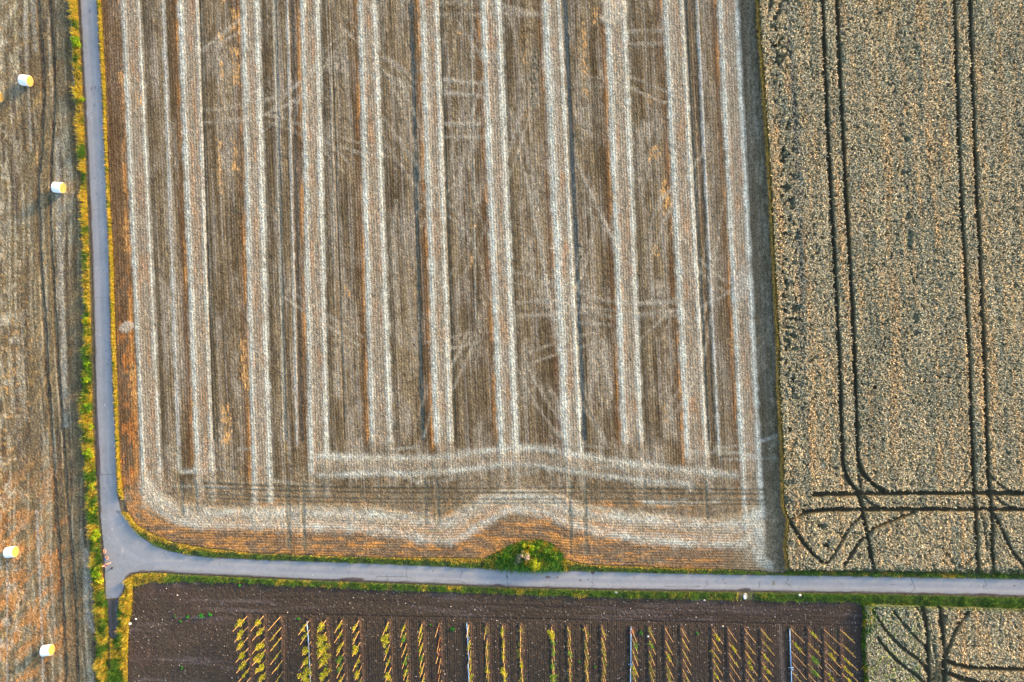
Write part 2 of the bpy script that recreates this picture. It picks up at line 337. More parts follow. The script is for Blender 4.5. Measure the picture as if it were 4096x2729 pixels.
    # pressed tyre tracks with lug marks
    for x0, x1, w, c in ((1642, 1679, 17, (70, 82, 82)), (2257, 2318, 17, (78, 90, 92)), (1100, 1132, 10, (120, 124, 116)), (798, 842, 7, (70, 60, 44)), (2739, 2812, 10, (96, 94, 84)), (2770, 2836, 16, (92, 78, 60)), (1164, 1194, 16, (92, 80, 64)), (1322, 1366, 6, (100, 88, 68)), (1759, 1806, 9, (96, 86, 66))):
        pts = [(at(x0, x1, y), y) for y in range(-700, 1790, 60)]
        p.stroke(pts, w, lin(c), .85, w*.5, -.06, .4, seed=x0, ns=8)
    for pts, w, a in (  # crossing wheel tracks, all faint straw
        ([(1180, 405), (1060, 460), (1200, 330)], 12, .5), ([(800, 205), (900, 130), (980, 60)], 14, .5), ([(800, 215), (960, 130)], 12, .5), ([(820, 490), (960, 480), (1040, 480)], 16, .5), ([(830, 440), (960, 425)], 16, .45),
        ([(1040, 410), (1120, 380), (1210, 330), (1290, 230)], 14, .5), ([(1050, 460), (1150, 420), (1210, 370)], 12, .5), ([(1060, 520), (1200, 420), (1300, 180)], 8, .3), ([(1530, 230), (1600, 260), (1660, 330)], 16, .45), ([(1530, 290), (1640, 350)], 14, .4), ([(1530, 470), (1600, 560), (1720, 740), (1880, 900)], 15, .45), ([(1540, 570), (1700, 800), (1890, 930), (1960, 1200)], 13, .4),
        ([(1775, 318), (1940, 335)], 16, .7), ([(1775, 370), (1940, 385)], 16, .7), ([(1780, 495), (1920, 497)], 15, .55), ([(1780, 548), (1920, 550)], 15, .55), ([(1760, 10), (1930, 8), (2170, 60)], 18, .5), ([(1760, 60), (2000, 55), (2140, 60)], 16, .5), ([(1880, 60), (1960, 330), (1900, 540)], 10, .35),
        ([(1826, 80), (1900, 190), (1960, 290)], 13, .45), ([(2040, 440), (2080, 520), (2120, 640), (2170, 980), (2190, 1180), (2240, 1380)], 18, .65), ([(2046, 520), (2090, 660), (2130, 830), (2180, 1100)], 12, .5), ([(2100, 690), (2140, 860), (2185, 1120), (2220, 1364)], 14, .5),
        ([(2310, 660), (2390, 830), (2480, 1010)], 15, .5), ([(2360, 760), (2410, 880), (2470, 1000)], 12, .45), ([(2300, 600), (2360, 780), (2370, 1020)], 10, .35), ([(2070, 1210), (2190, 1200), (2300, 1225), (2480, 1245)], 15, .6), ([(2060, 1265), (2200, 1258), (2330, 1248), (2440, 1265)], 15, .6), ([(2320, 1170), (2460, 1215), (2720, 1210)], 14, .5), ([(2320, 1290), (2440, 1300)], 14, .5), ([(2550, 1215), (2720, 1200)], 18, .5), ([(2550, 1262), (2720, 1262)], 18, .5), ([(2460, 1265), (2720, 1240)], 14, .4),
        ([(2700, 745), (2640, 800), (2605, 880), (2600, 1010), (2610, 1200)], 16, .6), ([(2720, 800), (2670, 840), (2660, 940), (2665, 1160)], 13, .45), ([(2560, 1364), (2620, 1300), (2690, 1240)], 12, .5), ([(2640, 1364), (2680, 1290)], 12, .45), ([(2800, 1230), (2900, 1180), (2940, 1150)], 13, .45), ([(2500, 125), (2660, 122)], 14, .5), ([(2500, 177), (2660, 175)], 14, .5), ([(2200, 1560), (2260, 1680), (2330, 1770)], 20, .5), ([(2320, 1600), (2380, 1700), (2430, 1790)], 18, .5), ([(2310, 1480), (2360, 1640), (2420, 1760)], 10, .4)):
        p.stroke(pts, w*.9, lin((192, 186, 168)), a*.8, w*1.1, .01, .75, seed=int(pts[0][0]+pts[0][1]))
    rq = random.Random(17)
    for i in range(34):
        x = rq.uniform(700, 2900); y = rq.uniform(0, 1650); t = rq.uniform(-.5, .5)+rq.choice((1.15, 1.3, 1.9, 2.05, .2)); c = rq.uniform(-.11, .11); q = [(x, y)]
        for k in range(rq.randint(4, 8)): x += math.cos(t)*48; y += math.sin(t)*60; t += c; q.append((x, y))
        for o in (0, rq.choice((38, 44))):
            p.stroke([(a+o*math.sin(t), b-o*math.cos(t)) for a, b in q], rq.uniform(7, 13), lin((196, 188, 166)), rq.uniform(.25, .55), 12, 0, .85, seed=i*3, ns=5)
    for i in range(60):
        x = rq.uniform(560, 2950); y = rq.uniform(1780, 2120); L_ = rq.uniform(80, 330); k = rq.uniform(-.12, .12); c = rq.uniform(-.0008, .0008)
        q = [(x+L_*j/5, y+L_*j/5*k+c*(L_*j/5)**2) for j in range(6)]
        p.stroke(q, rq.uniform(6, 18), rq.choice((PALE, PALE, DARK, lin((176, 160, 126)))), rq.uniform(.2, .5), 14, 0, .9, seed=i*5, ns=6)
    # headland swaths
    hb = [([(730, 1048), (860, 1052), (1000, 1054), (1090, 1042), (1190, 1027), (1260, 1033), (1340, 1048), (1450, 1066), (1600, 1083), (1690, 1092)], 22, .95),
          ([(735, 1092), (860, 1088), (1000, 1086), (1090, 1076), (1160, 1066), (1210, 1066), (1300, 1080), (1420, 1098), (1590, 1112)], 20, .9)]
    for pts, w, s in hb: p.stroke(OV(pts), w*.8, PALE, s*.85, w*1.7, .02, .7, seed=int(pts[0][1]))
    p.stroke(OV([(740, 1070), (1000, 1070), (1180, 1048), (1340, 1066), (1600, 1098)]), 40, MID, .6, 20, .03, seed=3)
    c2 = [(337, 1105), (352, 1140), (400, 1172), (470, 1182), (600, 1180), (720, 1182), (850, 1182), (930, 1196), (1000, 1206), (1050, 1196), (1095, 1160), (1150, 1142), (1215, 1140), (1280, 1160), (1340, 1180), (1450, 1192), (1600, 1206), (1700, 1210), (1745, 1180)]
    c3 = [(345, 1145), (385, 1185), (440, 1205), (600, 1207), (760, 1210), (880, 1220), (950, 1234), (1010, 1244), (1058, 1238), (1110, 1205), (1170, 1165), (1240, 1172), (1310, 1206), (1400, 1228), (1520, 1243), (1640, 1250), (1710, 1250), (1740, 1220)]
    for o, w, s in ((-26, 16, .5), (20, 14, .5), (44, 16, .45)):
        p.stroke([(a-20, b+o+10*math.sin(a/130)) for a, b in OV(c2)], w, rq.choice((PALE, lin((206, 186, 146)))), s, 22, .01, .8, seed=200+o, ns=10)
    for o, s in ((62, .7), (84, .5), (100, .6)):
        p.stroke([(a+(o if a < 720 else 0)*-.6, b+o*.62) for a, b in OV(c2)], 8, SUNLIT, s, 9, 0, .95, seed=220+o, ns=12)  # streaks of warm sun painted along the headland band
    for c, w, s in ((c2, 34, .8), (c3, 28, .75)): p.stroke(OV(c), w, PALE, s, w*1.6, .04, .85, seed=77, ns=11)
    p.stroke(OV([(a[0], (a[1]+b)/2) for a, b in zip(c2, [1145, 1185, 1195, 1205, 1207, 1210, 1220, 1235, 1248, 1235, 1195, 1165, 1165, 1185, 1206, 1225, 1245, 1250, 1230])]), 44, MID, .65, 60, .02, .8, seed=78)
    p.stroke(OV([(1160, 1150), (1200, 1120), (1290, 1135), (1330, 1180)]), 30, lin((196, 186, 166)), .5, 30, .05, seed=79)
    for k, (yy, w, a) in enumerate(((1118, 9, .7), (1128, 8, .7), (1143, 8, .5), (1152, 7, .4))):
        p.stroke(OV([(470, yy-6), (700, yy+2), (1000, yy+6), (1350, yy+4), (1560, yy+8), (1760, yy+8)]), w, lin((84, 76, 58)), a, 8, -.05, .6, seed=90+k)
    for a, b in ((415, 1180), (448, 1182), (660, 1260), (695, 1265), (975, 1205), (1003, 1205), (1308, 1270), (1342, 1275), (1480, 1150), (1620, 1190)):
        p.stroke(OV([(a, 1110), (a+4, b)]), 16, lin((120, 116, 96)), .6, 8, -.05, .4, seed=a)
    for x0 in range(0, 11):
        a0, b0, a1, b1, ye = SWATHS[x0]
        for q0, q1 in ((a0, a1), (b0, b1)): p.stroke([(at(q0, q1, y), y) for y in (ye-40, ye+30, ye+100)], 22, lin((196, 188, 166)), .5, 24, .03, .7, seed=x0+100)
    p.stroke(OV([(1740, 1180), (1748, 1230), (1738, 1275), (1765, 1300)]), 40, PALE, .6, 40, .05, .6, seed=111)
    p.stroke(OV([(2030/1.0*.0+1725, 1215), (1742, 1290)]), 26, lin((190, 186, 170)), .5, 30, .0, .6, seed=112)
    # fields' own odd marks: weeds, pale patch near the lane
    p.blob(508, 1308, 30, 24, lin((190, 186, 170)), .7, .02, 3)
    p.blob(2450, 40, 55, 70, lin((206, 196, 172)), .7, .04, 5); p.blob(2960, 1140, 40, 70, lin((190, 186, 172)), .6, .04, 6)
    p.blob(3035, 125, 10, 22, lin((44, 40, 34)), .9, 0, 7)
    for x, y, rx, ry in ((2135, 300, 15, 130), (2150, 240, 14, 60), (2135, 390, 16, 60), (2285, 220, 18, 10), (955, 830, 26, 40), (2320, 1010, 16, 40), (2300, 560, 24, 40), (2275, 140, 10, 20), (1636, 750, 10, 10), (630, 1080, 30, 14), (960, 850, 14, 30), (2415, 405, 8, 14)):
        m = np.clip(1-np.hypot((X-x)/rx, (Y-y)/ry), 0, 1)
        p.mix(lin((58, 70, 54)), (m > 0)*np.clip((vn(X/5, Y/5, 131)-.55)*6, 0, 1)*np.minimum(1, m*3)*.85)
    # relief: broken stalks, loose straw
    r = rng.random(len(X))
    standing = .5 + .5*np.clip((fbm(u/20, Y/60, 151)-.3)*2.5, 0, 1)
    p.Z += (r-.5)*.055*standing + (vn(X/5, Y/9, 152)-.5)*.035 + (vn(X/16, Y/16, 153)-.5)*.03
    row = np.sin(2*np.pi*u/10.4); p.Z += .013*row*(1-head)
    p.Z += .018*np.sin(2*np.pi*(Y-.02*X+18*np.exp(-((X-2080)/190)**2))/10.4)*low*(.3+1.2*vn(X/40, Y/20, 155))
    p.C *= (.45+1.1*rng.random(len(X)))[:, None]*(.72+.56*vn(X/4.5, Y/7, 154))[:, None]
    return np.maximum(p.Z, -.1), np.clip(p.C, .004, .8)
STUB = VERGE_E + WHEAT_L[::-1]
tag(sheet('stubble_field', STUB, 2.8, stub_fn, M_STUB, .02, False, .5), kind='structure')
# ------------------------------------------------------------------ western stubble field with the bales
WV_L = [(270, -500), (283, 0), (300, 341), (324, 682), (333, 1000), (337, 1364), (328, 1700), (352, 2046), (370, 2300), (379, 2400), (385, 2729), (390, 3300)]
def west_fn(X, Y, edge):
    p = Paint(X, Y, lin((124, 112, 86))); u = X - .04*Y + 6*np.sin(Y/160)
    p.mix(lin((178, 170, 144)), np.clip((fbm(u/11, Y/300, 201, 4)-.5)*6, 0, 1)*.85)
    p.mix(lin((78, 68, 54)), np.clip((fbm(u/15, Y/260, 203, 3)-.52)*5, 0, 1)*.8)
    p.mix(lin((178, 150, 98)), np.clip((fbm((X+.5*Y)/22, (Y-.5*X)/60, 205, 4)-.54)*4, 0, 1)*.6*(1-sstep(150, 330, X)))
    p.mix(lin((112, 94, 66)), np.clip((fbm((X+.6*Y)/40, (Y-.6*X)/90, 207, 3)-.55)*4, 0, 1)*.6)
    sw = sstep(1700, 2200, Y)*(1-sstep(180, 330, X))
    p.mix(lin((204, 142, 78)), sw*np.clip((fbm((X+.9*Y)/30, (Y-.9*X)/90, 209, 3)-.44)*4, 0, 1)*.7)  # orange sunlit patches slanting across the corner, painted into the colour
    p.mix(lin((212, 168, 106)), (1-sstep(60, 200, X))*np.clip((fbm(X/18, Y/16, 210, 3)-.58)*6, 0, 1)*.7*sstep(800, 1600, Y))
    p.mix(lin((214, 206, 180)), (1-sstep(30, 140, X))*np.clip((fbm(X/24, Y/34, 211, 3)-.56)*5, 0, 1)*.6)
    vx = lerp_pts(WV_L, Y, 1)
    p.mix(lin((108, 96, 66)), np.exp(-((X-vx+12)/16)**2)*.75*(Y < 2000))
    for pts, w, c, a in (([(150, -500), (150, 0), (167, 209), (176, 348), (170, 500), (157, 682), (150, 690), (157, 987), (174, 1226), (183, 1364), (187, 1495), (202, 1669), (215, 1843), (224, 2046), (237, 2220), (253, 2394), (261, 2729), (270, 3200)], 15, (50, 43, 40), .9),
         ([(190, -500), (196, 0), (213, 209), (220, 339), (215, 500), (202, 682), (200, 900), (213, 1117), (226, 1364), (237, 1538), (252, 1712), (261, 1886), (272, 2046), (292, 2264), (305, 2482), (311, 2729), (320, 3200)], 12, (50, 42, 38), .9),
         ([(58, -500), (60, 0), (66, 300)], 9, (196, 188, 152), .6), ([(98, -300), (102, 150), (110, 300), (125, 600)], 10, (182, 180, 168), .6), ([(130, 0), (143, 200)], 18, (176, 174, 160), .5),
         ([(230, 560), (240, 840), (243, 1150), (250, 1300), (262, 1700)], 20, (184, 182, 168), .55), ([(148, 2046), (157, 2264), (168, 2525), (172, 2729), (176, 3000)], 10, (184, 180, 166), .75), ([(203, 2177), (208, 2500), (213, 2729), (216, 3000)], 9, (168, 162, 146), .5), ([(30, 2200), (28, 2500), (30, 2729)], 9, (182, 180, 170), .5),
         ([(345, 2200), (350, 2330), (345, 2420), (362, 2500), (372, 2520)], 20, (176, 170, 156), .75), ([(325, 2120), (340, 2280), (340, 2400)], 14, (176, 168, 148), .5), ([(60, 1364), (66, 1620), (85, 1900)], 14, (92, 78, 72), .5), ([(85, 1364), (95, 1850)], 10, (84, 72, 66), .5), ([(290, 1364), (275, 1500), (270, 1640)], 14, (104, 84, 56), .6), ([(60, 300), (50, 600), (70, 900)], 16, (98, 86, 76), .5)):
        p.stroke(pts, w, lin(c), a, w*.6, -.10 if c[0] < 70 else 0, .55, seed=int(pts[0][0]))
    p.Z += (rng.random(len(X))-.5)*.05 + (vn(X/5, Y/8, 221)-.5)*.05 + (fbm((X+.4*Y)/9, (Y-.4*X)/24, 223)-.5)*.07
    p.C *= (.45+1.1*rng.random(len(X)))[:, None]*(.7+.6*vn(X/4.5, Y/6, 224))[:, None]
    return p.Z, np.clip(p.C, .004, .8)
tag(sheet('mown_field', [(-600, -500)] + WV_L + [(-600, 3300)], 3.0, west_fn, M_STUB, .03, False, .5), kind='structure')
# ------------------------------------------------------------------ bare nursery soil
ROWX = []   # filled below, used for the tilled strips
SOIL_R = [(3420, 2408), (3446, 2416), (3455, 2460), (3451, 2569), (3464, 2729), (3480, 3300)]
SOIL_Lf = [(508, 3300), (510, 2729), (512, 2569), (518, 2481), (529, 2438)]
def crop(ox, rows, oy=2440, k=.32258):
    return [[(ox+x*k, oy+y*k, t) for x, y, t in r] for r in rows]
ROWS = crop(900, [
 [(275, 80, 'b'), (285, 210, 'b'), (290, 337, 'b'), (295, 468, 'b'), (302, 595, 'b'), (307, 715, 's'), (318, 838, 'b')],
 [(480, 72, 'b'), (490, 210, 'b'), (498, 350, 'b'), (507, 487, 'b'), (511, 615, 'b'), (518, 753, 'b'), (522, 885, 's')],
 [(687, 85, 'n'), (697, 218, 't'), (702, 340, 't'), (708, 483, 't'), (714, 620, 't'), (722, 758, 't')],
 [(1045, 132, 's'), (1052, 246, 's'), (1068, 393, 'b'), (1075, 530, 'b'), (1080, 667, 'B'), (1083, 798, 'b')]])
ROWS += [[(1305, 2480, 'b'), (1305, 2528, 'B'), (1308, 2573, 'B'), (1311, 2616, 'B'), (1315, 2669, 'B'), (1317.5, 2718, 'b')]]
ROWS += crop(1300, [
 [(212, 125, 's'), (220, 243, 's'), (237, 385, 's'), (240, 530, 'g'), (241, 648, 'g'), (248, 785, 's')],
 [(423, 130, 's'), (425, 258, 't'), (437, 402, 'b'), (438, 553, 's'), (457, 690, 'b'), (460, 828, 's')],
 [(787, 145, 's'), (797, 290, 'B'), (803, 427, 's'), (810, 570, 's'), (822, 713, 'b'), (828, 852, 's')],
 [(997, 158, 's'), (1005, 283, 'g'), (1014, 412, 't'), (1020, 532, 'g'), (1030, 680, 's'), (1033, 810, 's')],
 [(1205, 168, 's'), (1208, 283, 's'), (1215, 405, 's'), (1222, 532, 'g'), (1232, 655, 's'), (1235, 790, 's')]])
ROWS += crop(1700, [
 [(175, 168, 'r'), (187, 343, 'r'), (187, 475, 'r'), (195, 602, 'r'), (195, 743, 'r'), (208, 868, 'r')],
 [(545, 182, 't'), (558, 370, 's'), (567, 495, 't'), (572, 625, 's'), (577, 770, 's'), (590, 870, 's')],
 [(760, 190, 'f'), (772, 365, 'f'), (775, 490, 'f'), (783, 640, 's'), (790, 770, 'f')],
 [(963, 195, 's'), (978, 350, 's'), (980, 480, 's'), (983, 650, 'b'), (985, 790, 's')],
 [(1182, 193, 'f'), (1185, 350, 'f'), (1178, 470, 'f'), (1194, 588, 's'), (1200, 720, 'f'), (1203, 840, 'f')]])
ROWS += crop(2100, [
 [(327, 210, 'b'), (335, 330, 'g'), (343, 450, 'g'), (333, 605, 'g'), (338, 730, 'G'), (348, 840, 'g')],
 [(528, 208, 'f'), (533, 352, 'f'), (537, 470, 'g'), (537, 598, 'f'), (547, 725, 'f'), (548, 845, 'f')],
 [(738, 212, 'f'), (740, 372, 'f'), (738, 500, 'f'), (743, 637, 'f'), (752, 735, 'f'), (760, 862, 'f')],
 [(943, 215, 'f'), (948, 340, 'f'), (954, 475, 'f'), (952, 590, 'f'), (957, 718, 'f'), (962, 845, 'f')]])
ROWS += crop(2500, [
 [(80, 235, 'n'), (90, 357, 'g'), (90, 497, 'f'), (88, 638, 's'), (90, 760, 'f')],
 [(290, 228, 'f'), (300, 375, 'g'), (297, 508, 'f'), (297, 635, 'f'), (308, 765, 'f')],
 [(495, 225, 'n'), (500, 377, 't'), (503, 512, 's'), (508, 660, 'f'), (510, 793, 'f')],
 [(695, 225, 'n'), (705, 350, 't'), (708, 485, 't'), (716, 605, 'n'), (710, 730, 't'), (715, 860, 't')],
 [(1080, 237, 's'), (1075, 352, 't'), (1073, 485, 'f'), (1083, 607, 'f'), (1082, 737, 's'), (1090, 855, 'n')]])
ROWS += crop(2820, [
 [(280, 233, 'n'), (292, 407, 's'), (292, 537, 't'), (300, 660, 'n'), (298, 787, 'n')],
 [(485, 230, 'n'), (490, 380, 't'), (493, 505, 't'), (500, 613, 's'), (502, 735, 't'), (508, 858, 'n')],
 [(690, 237, 't'), (705, 385, 't'), (700, 517, 's'), (700, 648, 's'), (708, 780, 't')]])
ROWS += crop(3100, [
 [(190, 232, 'n'), (205, 377, 's'), (200, 512, 'n'), (212, 648, 'n'), (215, 775, 't')],
 [(405, 237, 's'), (405, 405, 't'), (408, 532, 'g'), (405, 668, 'g'), (413, 798, 'n')],
 [(602, 240, 'n'), (605, 388, 't'), (618, 508, 's'), (612, 622, 'n'), (613, 757, 's'), (618, 875, 'n')],
 [(805, 240, 't'), (812, 415, 't'), (818, 552, 's'), (815, 672, 's'), (823, 785, 's')]])
def soil_fn(X, Y, edge):
    p = Paint(X, Y, lin((80, 70, 60)))
    top = 2452 + (X-900)*.0195; rows = sstep(-6, 6, Y-top)*sstep(930, 960, X)
    hz = 1-rows
    p.mix(lin((66, 57, 53)), np.clip((fbm(X/260, (Y-.019*X)/10, 301, 3)-.48)*4, 0, 1)*.8*hz*sstep(800, 1100, X))
    p.mix(lin((112, 101, 99)), np.clip((fbm(X/200, (Y-.03*X)/18, 303, 3)-.55)*4, 0, 1)*.7*hz)
    p.mix(lin((104, 80, 70)), np.clip((fbm(X/90, Y/90, 305, 3)-.5)*3, 0, 1)*.5*(1-sstep(700, 1100, X)))
    p.mix(lin((72, 62, 58)), np.clip((fbm((X-.03*Y)/14, Y/200, 306, 3)-.5)*4, 0, 1)*.6*(1-sstep(800, 1000, X)))
    p.mix(lin((72, 63, 58)), rows*np.clip((fbm(X/5.5, Y/90, 307, 2)-.48)*4, 0, 1)*.6)
    p.mix(lin((70, 60, 56)), sstep(2200, 3300, X)*.45)
    p.Z += rows*.03*np.sin(2*np.pi*X/9)*vn(X/60, Y/60, 3)
    for r in ROWS:
        x0, y0 = r[0][0], r[0][1]; x1, y1 = r[-1][0], r[-1][1]; k = (x1-x0)/(y1-y0)
        c = x0+(Y-y0)*k; ok = sstep(y0-14, y0-4, Y)
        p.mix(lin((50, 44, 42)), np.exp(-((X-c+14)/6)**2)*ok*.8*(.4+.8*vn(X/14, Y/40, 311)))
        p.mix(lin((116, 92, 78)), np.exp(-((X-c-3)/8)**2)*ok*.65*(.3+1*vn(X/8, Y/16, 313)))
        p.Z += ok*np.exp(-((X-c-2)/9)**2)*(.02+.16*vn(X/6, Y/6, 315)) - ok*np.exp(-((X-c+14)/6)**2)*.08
        p.stroke([(x0+26, y0-6), (x0+26+k*900, y0+894)], 4, lin((64, 55, 52)), .5, 4, -.04, seed=int(x0))
    yy = top
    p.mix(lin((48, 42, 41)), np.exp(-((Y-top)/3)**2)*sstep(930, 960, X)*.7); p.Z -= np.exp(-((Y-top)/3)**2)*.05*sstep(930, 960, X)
    for o, a in ((28, .6), (52, .5), (14, .4)):
        p.mix(lin((54, 46, 44)), np.exp(-((Y-(top-o)-3*np.sin(X/170))/3)**2)*a*sstep(1500, 2000, X))
    p.mix(lin((124, 114, 108)), np.exp(-((X-(3120+.05*(Y-2500)))/8)**2)*rows*.6)
    w = hsh(np.floor(X/3.5), np.floor(Y/3.5), 77) > .985
    p.C[w] = p.C[w]*.4 + lin((170, 164, 164))*.6
    p.Z += (rng.random(len(X))-.5)*.06 + (vn(X/7, Y/7, 321)-.5)*.06
    p.C *= (.75+.5*rng.random(len(X)))[:, None]
    return p.Z, np.clip(p.C, .004, .7)
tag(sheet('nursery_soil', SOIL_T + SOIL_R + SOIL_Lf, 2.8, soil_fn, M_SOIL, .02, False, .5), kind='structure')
def blades(name, pts_px, length, width, col_fn, mat=M_GRASS, lean=.5, z=-.05, dirn=None, lvar=.5):
    n = len(pts_px); X, Y = pts_px[:, 0], pts_px[:, 1]
    L = length(X, Y)*(1-lvar+2*lvar*rng.random(n)) if callable(length) else length*(1-lvar+2*lvar*rng.random(n))
    a = rng.random(n)*2*np.pi; d = np.c_[np.cos(a), np.sin(a)]*(lean*(.3+1.0*rng.random(n)))[:, None]
    if dirn is not None: d += np.array(dirn)[None, :]
    s = np.c_[-d[:, 1], d[:, 0]]; s /= (np.linalg.norm(s, axis=1)[:, None]+1e-6)
    w = width*(.6+.8*rng.random(n))
    b = np.c_[gx(X), gy(Y), np.zeros(n)+z]
    up = np.sqrt(np.maximum(.12, 1-(d**2).sum(1)))
    mid = b + np.c_[d*(L*.35)[:, None], L*.55*up]; tip = b + np.c_[d*(L*1.0)[:, None], L*.9*up]
    S3 = np.c_[s, np.zeros(n)]*w[:, None]/2
    V = np.stack([b-S3*.7, b+S3*.7, mid+S3, mid-S3, tip+S3*.25, tip-S3*.25], 1).reshape(-1, 3)
    i = np.arange(n)*6
    F = np.concatenate([np.stack([i, i+1, i+2, i+3], 1), np.stack([i+3, i+2, i+4, i+5], 1)])
    C = np.repeat(col_fn(X, Y, n), 6, 0)
    return link(name, np_mesh(name, V, F, C), mat)
# ------------------------------------------------------------------ standing wheat
HW = .66
def wheat(name, poly, tracks, extra, seed, green=None):
    def fn(Xg, Yg, edge):
        f = 1 - HW/CAMH
        X = CX+(Xg-CX)/f; Y = CY+(Yg-CY)/f
        p = Paint(X, Y, lin((188, 174, 142))); u = X-.055*Y
        p.mix(lin((148, 146, 124)), np.clip((fbm(u/30, Y/220, seed, 4)-.46)*4, 0, 1)*.7)
        p.C *= (.78+.44*fbm(u/7, Y/420, seed+2, 2))[:, None]
        p.mix(lin((212, 176, 128)), np.clip((fbm(u/16, Y/300, seed+3, 3)-.52)*5, 0, 1)*.65)
        p.Z[:] = HW + (fbm(X/60, Y/60, seed+5)-.5)*.10
        p.Z += (rng.random(len(X))-.5)*.2 + (vn(X/5, Y/6, seed+7)-.5)*.26 + (vn(X/12, Y/12, seed+8)-.5)*.05
        pit = np.clip((vn(X/6, Y/8, seed+9)-.66)*7, 0, 1); p.Z -= pit*.30
        extra(p, X, Y, u)
        for pts, w, dep in tracks:
            p.stroke(pts, w*1.35*(.7+.3*dep), lin((72, 64, 46)), .85*dep, 5.0, 0, .1, seed=int(pts[0][0]), flat=.03+(1-dep)*HW, wobble=.25)
        if green is not None: green(p, X, Y)
        p.C *= (.78+.44*rng.random(len(X)))[:, None]
        p.Z[edge] = -.02
        ok = (p.Z > .5) & (rng.random(len(X)) < .6)
        ears.append((Xg[ok], Yg[ok], p.Z[ok]-.04, np.clip(p.C[ok]*2.25, 0, .85)))
        return p.Z, np.clip(p.C*(.62, .64, .57), .004, .8)
    ears = []
    o = sheet(name, poly, 3.0, fn, M_WHEAT, 0, False, .6); tag(o, None, None, None, 'stuff')
    ex, ey, ez, ec = ears[0]
    e = blades(name+'_ears', np.c_[ex+rng.uniform(-1.5, 1.5, len(ex)), ey+rng.uniform(-1.5, 1.5, len(ex))], .30, .085, lambda X, Y, n: ec*(.55+.9*rng.random(n))[:, None], M_EAR, .85, ez)
    return tag(e, kind='stuff')
def tl(*p): return [tuple(q) for q in p]
T1 = [(tl((3262, -700), (3290, 0), (3318, 682), (3358, 1364), (3370, 1821), (3378, 1882), (3407, 1943), (3434, 1968), (3451, 2046), (3468, 2120), (3477, 2177), (3499, 2290)), 13, 1),
 (tl((3320, -700), (3348, 0), (3379, 682), (3419, 1364), (3431, 1821), (3440, 1862), (3460, 1905), (3498, 1943), (3545, 1968)), 13, 1),
 (tl((3370, 1821), (3385, 1975)), 9, .5), (tl((3431, 1840), (3446, 1985), (3455, 2040)), 10, .8),
 (tl((3796, -700), (3818, 0), (3840, 682), (3878, 1364), (3892, 1821), (3898, 1960), (3904, 2046), (3908, 2155), (3917, 2290)), 13, 1),
 (tl((3860, -700), (3881, 0), (3903, 682), (3938, 1364), (3951, 1821), (3958, 1960), (3969, 2046), (3969, 2177), (3978, 2290)), 13, 1),
 (tl((3955, 1889), (3985, 1927), (4031, 1962), (4090, 1975)), 9, .7), (tl((3892, 1880), (3870, 1925), (3840, 1960)), 8, .6),
 (tl((3255, 1979), (3330, 1976), (3700, 1973), (4096, 1974), (4600, 1978)), 14, 1), (tl((3215, 2046), (3300, 2040), (3453, 2038), (3800, 2037), (4096, 2038), (4600, 2042)), 14, 1),
 (tl((3660, 2050), (3573, 2081), (3508, 2107), (3477, 2129), (3438, 2168), (3412, 2211), (3377, 2264)), 12, .9), (tl((3450, 2060), (3420, 2090), (3399, 2111), (3373, 2159), (3342, 2211), (3307, 2255)), 10, .85),
 (tl((3159, 2085), (3203, 2155), (3246, 2211), (3290, 2251)), 12, .9), (tl((3160, 2080), (3190, 2068), (3230, 2052), (3300, 2042)), 10, .8),
 (tl((3980, 2060), (4005, 2110), (4030, 2165), (4060, 2220), (4110, 2275)), 12, .9), (tl((3926, 2060), (3940, 2110), (3950, 2190)), 8, .6), (tl((3913, 2203), (3890, 2232), (3865, 2255)), 8, .7),
 (tl((3460, 1990), (3490, 2020), (3540, 2034)), 9, .7), (tl((3985, 1990), (4020, 2020), (4070, 2034)), 9, .7), (tl((3570, 2010), (3620, 2020), (3700, 2018)), 6, .4)]
def ex1(p, X, Y, u):
    bx = 3134 + .06*Y + (X*0)
    bx = np.interp(Y, [0, 682, 1364, 2000], [3105, 3150, 3165, 3185])
    band = np.exp(-((X-bx)/28)**2)*(1-sstep(1400, 1700, Y))
    h = np.clip((vn(X/13, Y/17, 411)-.62)*9, 0, 1)*np.minimum(1, band*1.4); p.Z -= h*.55
    p.mix(lin((146, 152, 132)), h*.35)
    m = np.exp(-((X-bx-45)/14)**2)*(1-sstep(1300, 1600, Y)); p.mix(lin((128, 126, 122)), m*.4); p.Z -= m*.08
    for x, y, rx, ry in ((3633, 870, 12, 20), (3640, 960, 14, 50), (3655, 1122, 10, 14), (3665, 1270, 18, 24), (3665, 1330, 14, 12), (3625, 690, 22, 10), (3618, 415, 10, 8), (3585, 938, 14, 6), (3628, 560, 14, 14), (3192, 940, 16, 22), (3148, 1130, 14, 16), (3196, 1228, 16, 18), (3150, 1340, 16, 12), (3290, 2108, 18, 14), (3359, 2130, 22, 8), (3150, 1930, 40, 18), (3140, 2000, 24, 20)):
        p.blob(x, y, rx, ry, lin((158, 162, 138)), .7, -.3, int(x))
    for x, y in ((3170, 1525), (3275, 2105), (3300, 2180), (3310, 2185), (3790, 2216), (3520, 50), (3500, 1550), (3118, 1440), (3160, 1720), (3104, 183), (3130, 405), (3180, 415)):
        p.blob(x, y, 9, 9, lin((96, 84, 62)), .7, -.6, int(y))
def gr1(p, X, Y):
    wl_ = np.interp(Y, *zip(*[(b, a) for a, b in WHEAT_L]))
    e = np.exp(-((X-wl_)/9)**2); p.mix(lin((150, 148, 76)), e*.8)
    e2 = sstep(2268, 2290, Y); p.mix(lin((84, 112, 56)), e2*np.clip((vn(X/14, Y/8, 9)-.3)*3, 0, 1)*.8); p.Z -= e2*.35
WN = WHEAT_L[:-1] + [(3150, 2274), (3400, 2281), (3800, 2290), (4096, 2298), (4650, 2306), (4650, -700)]
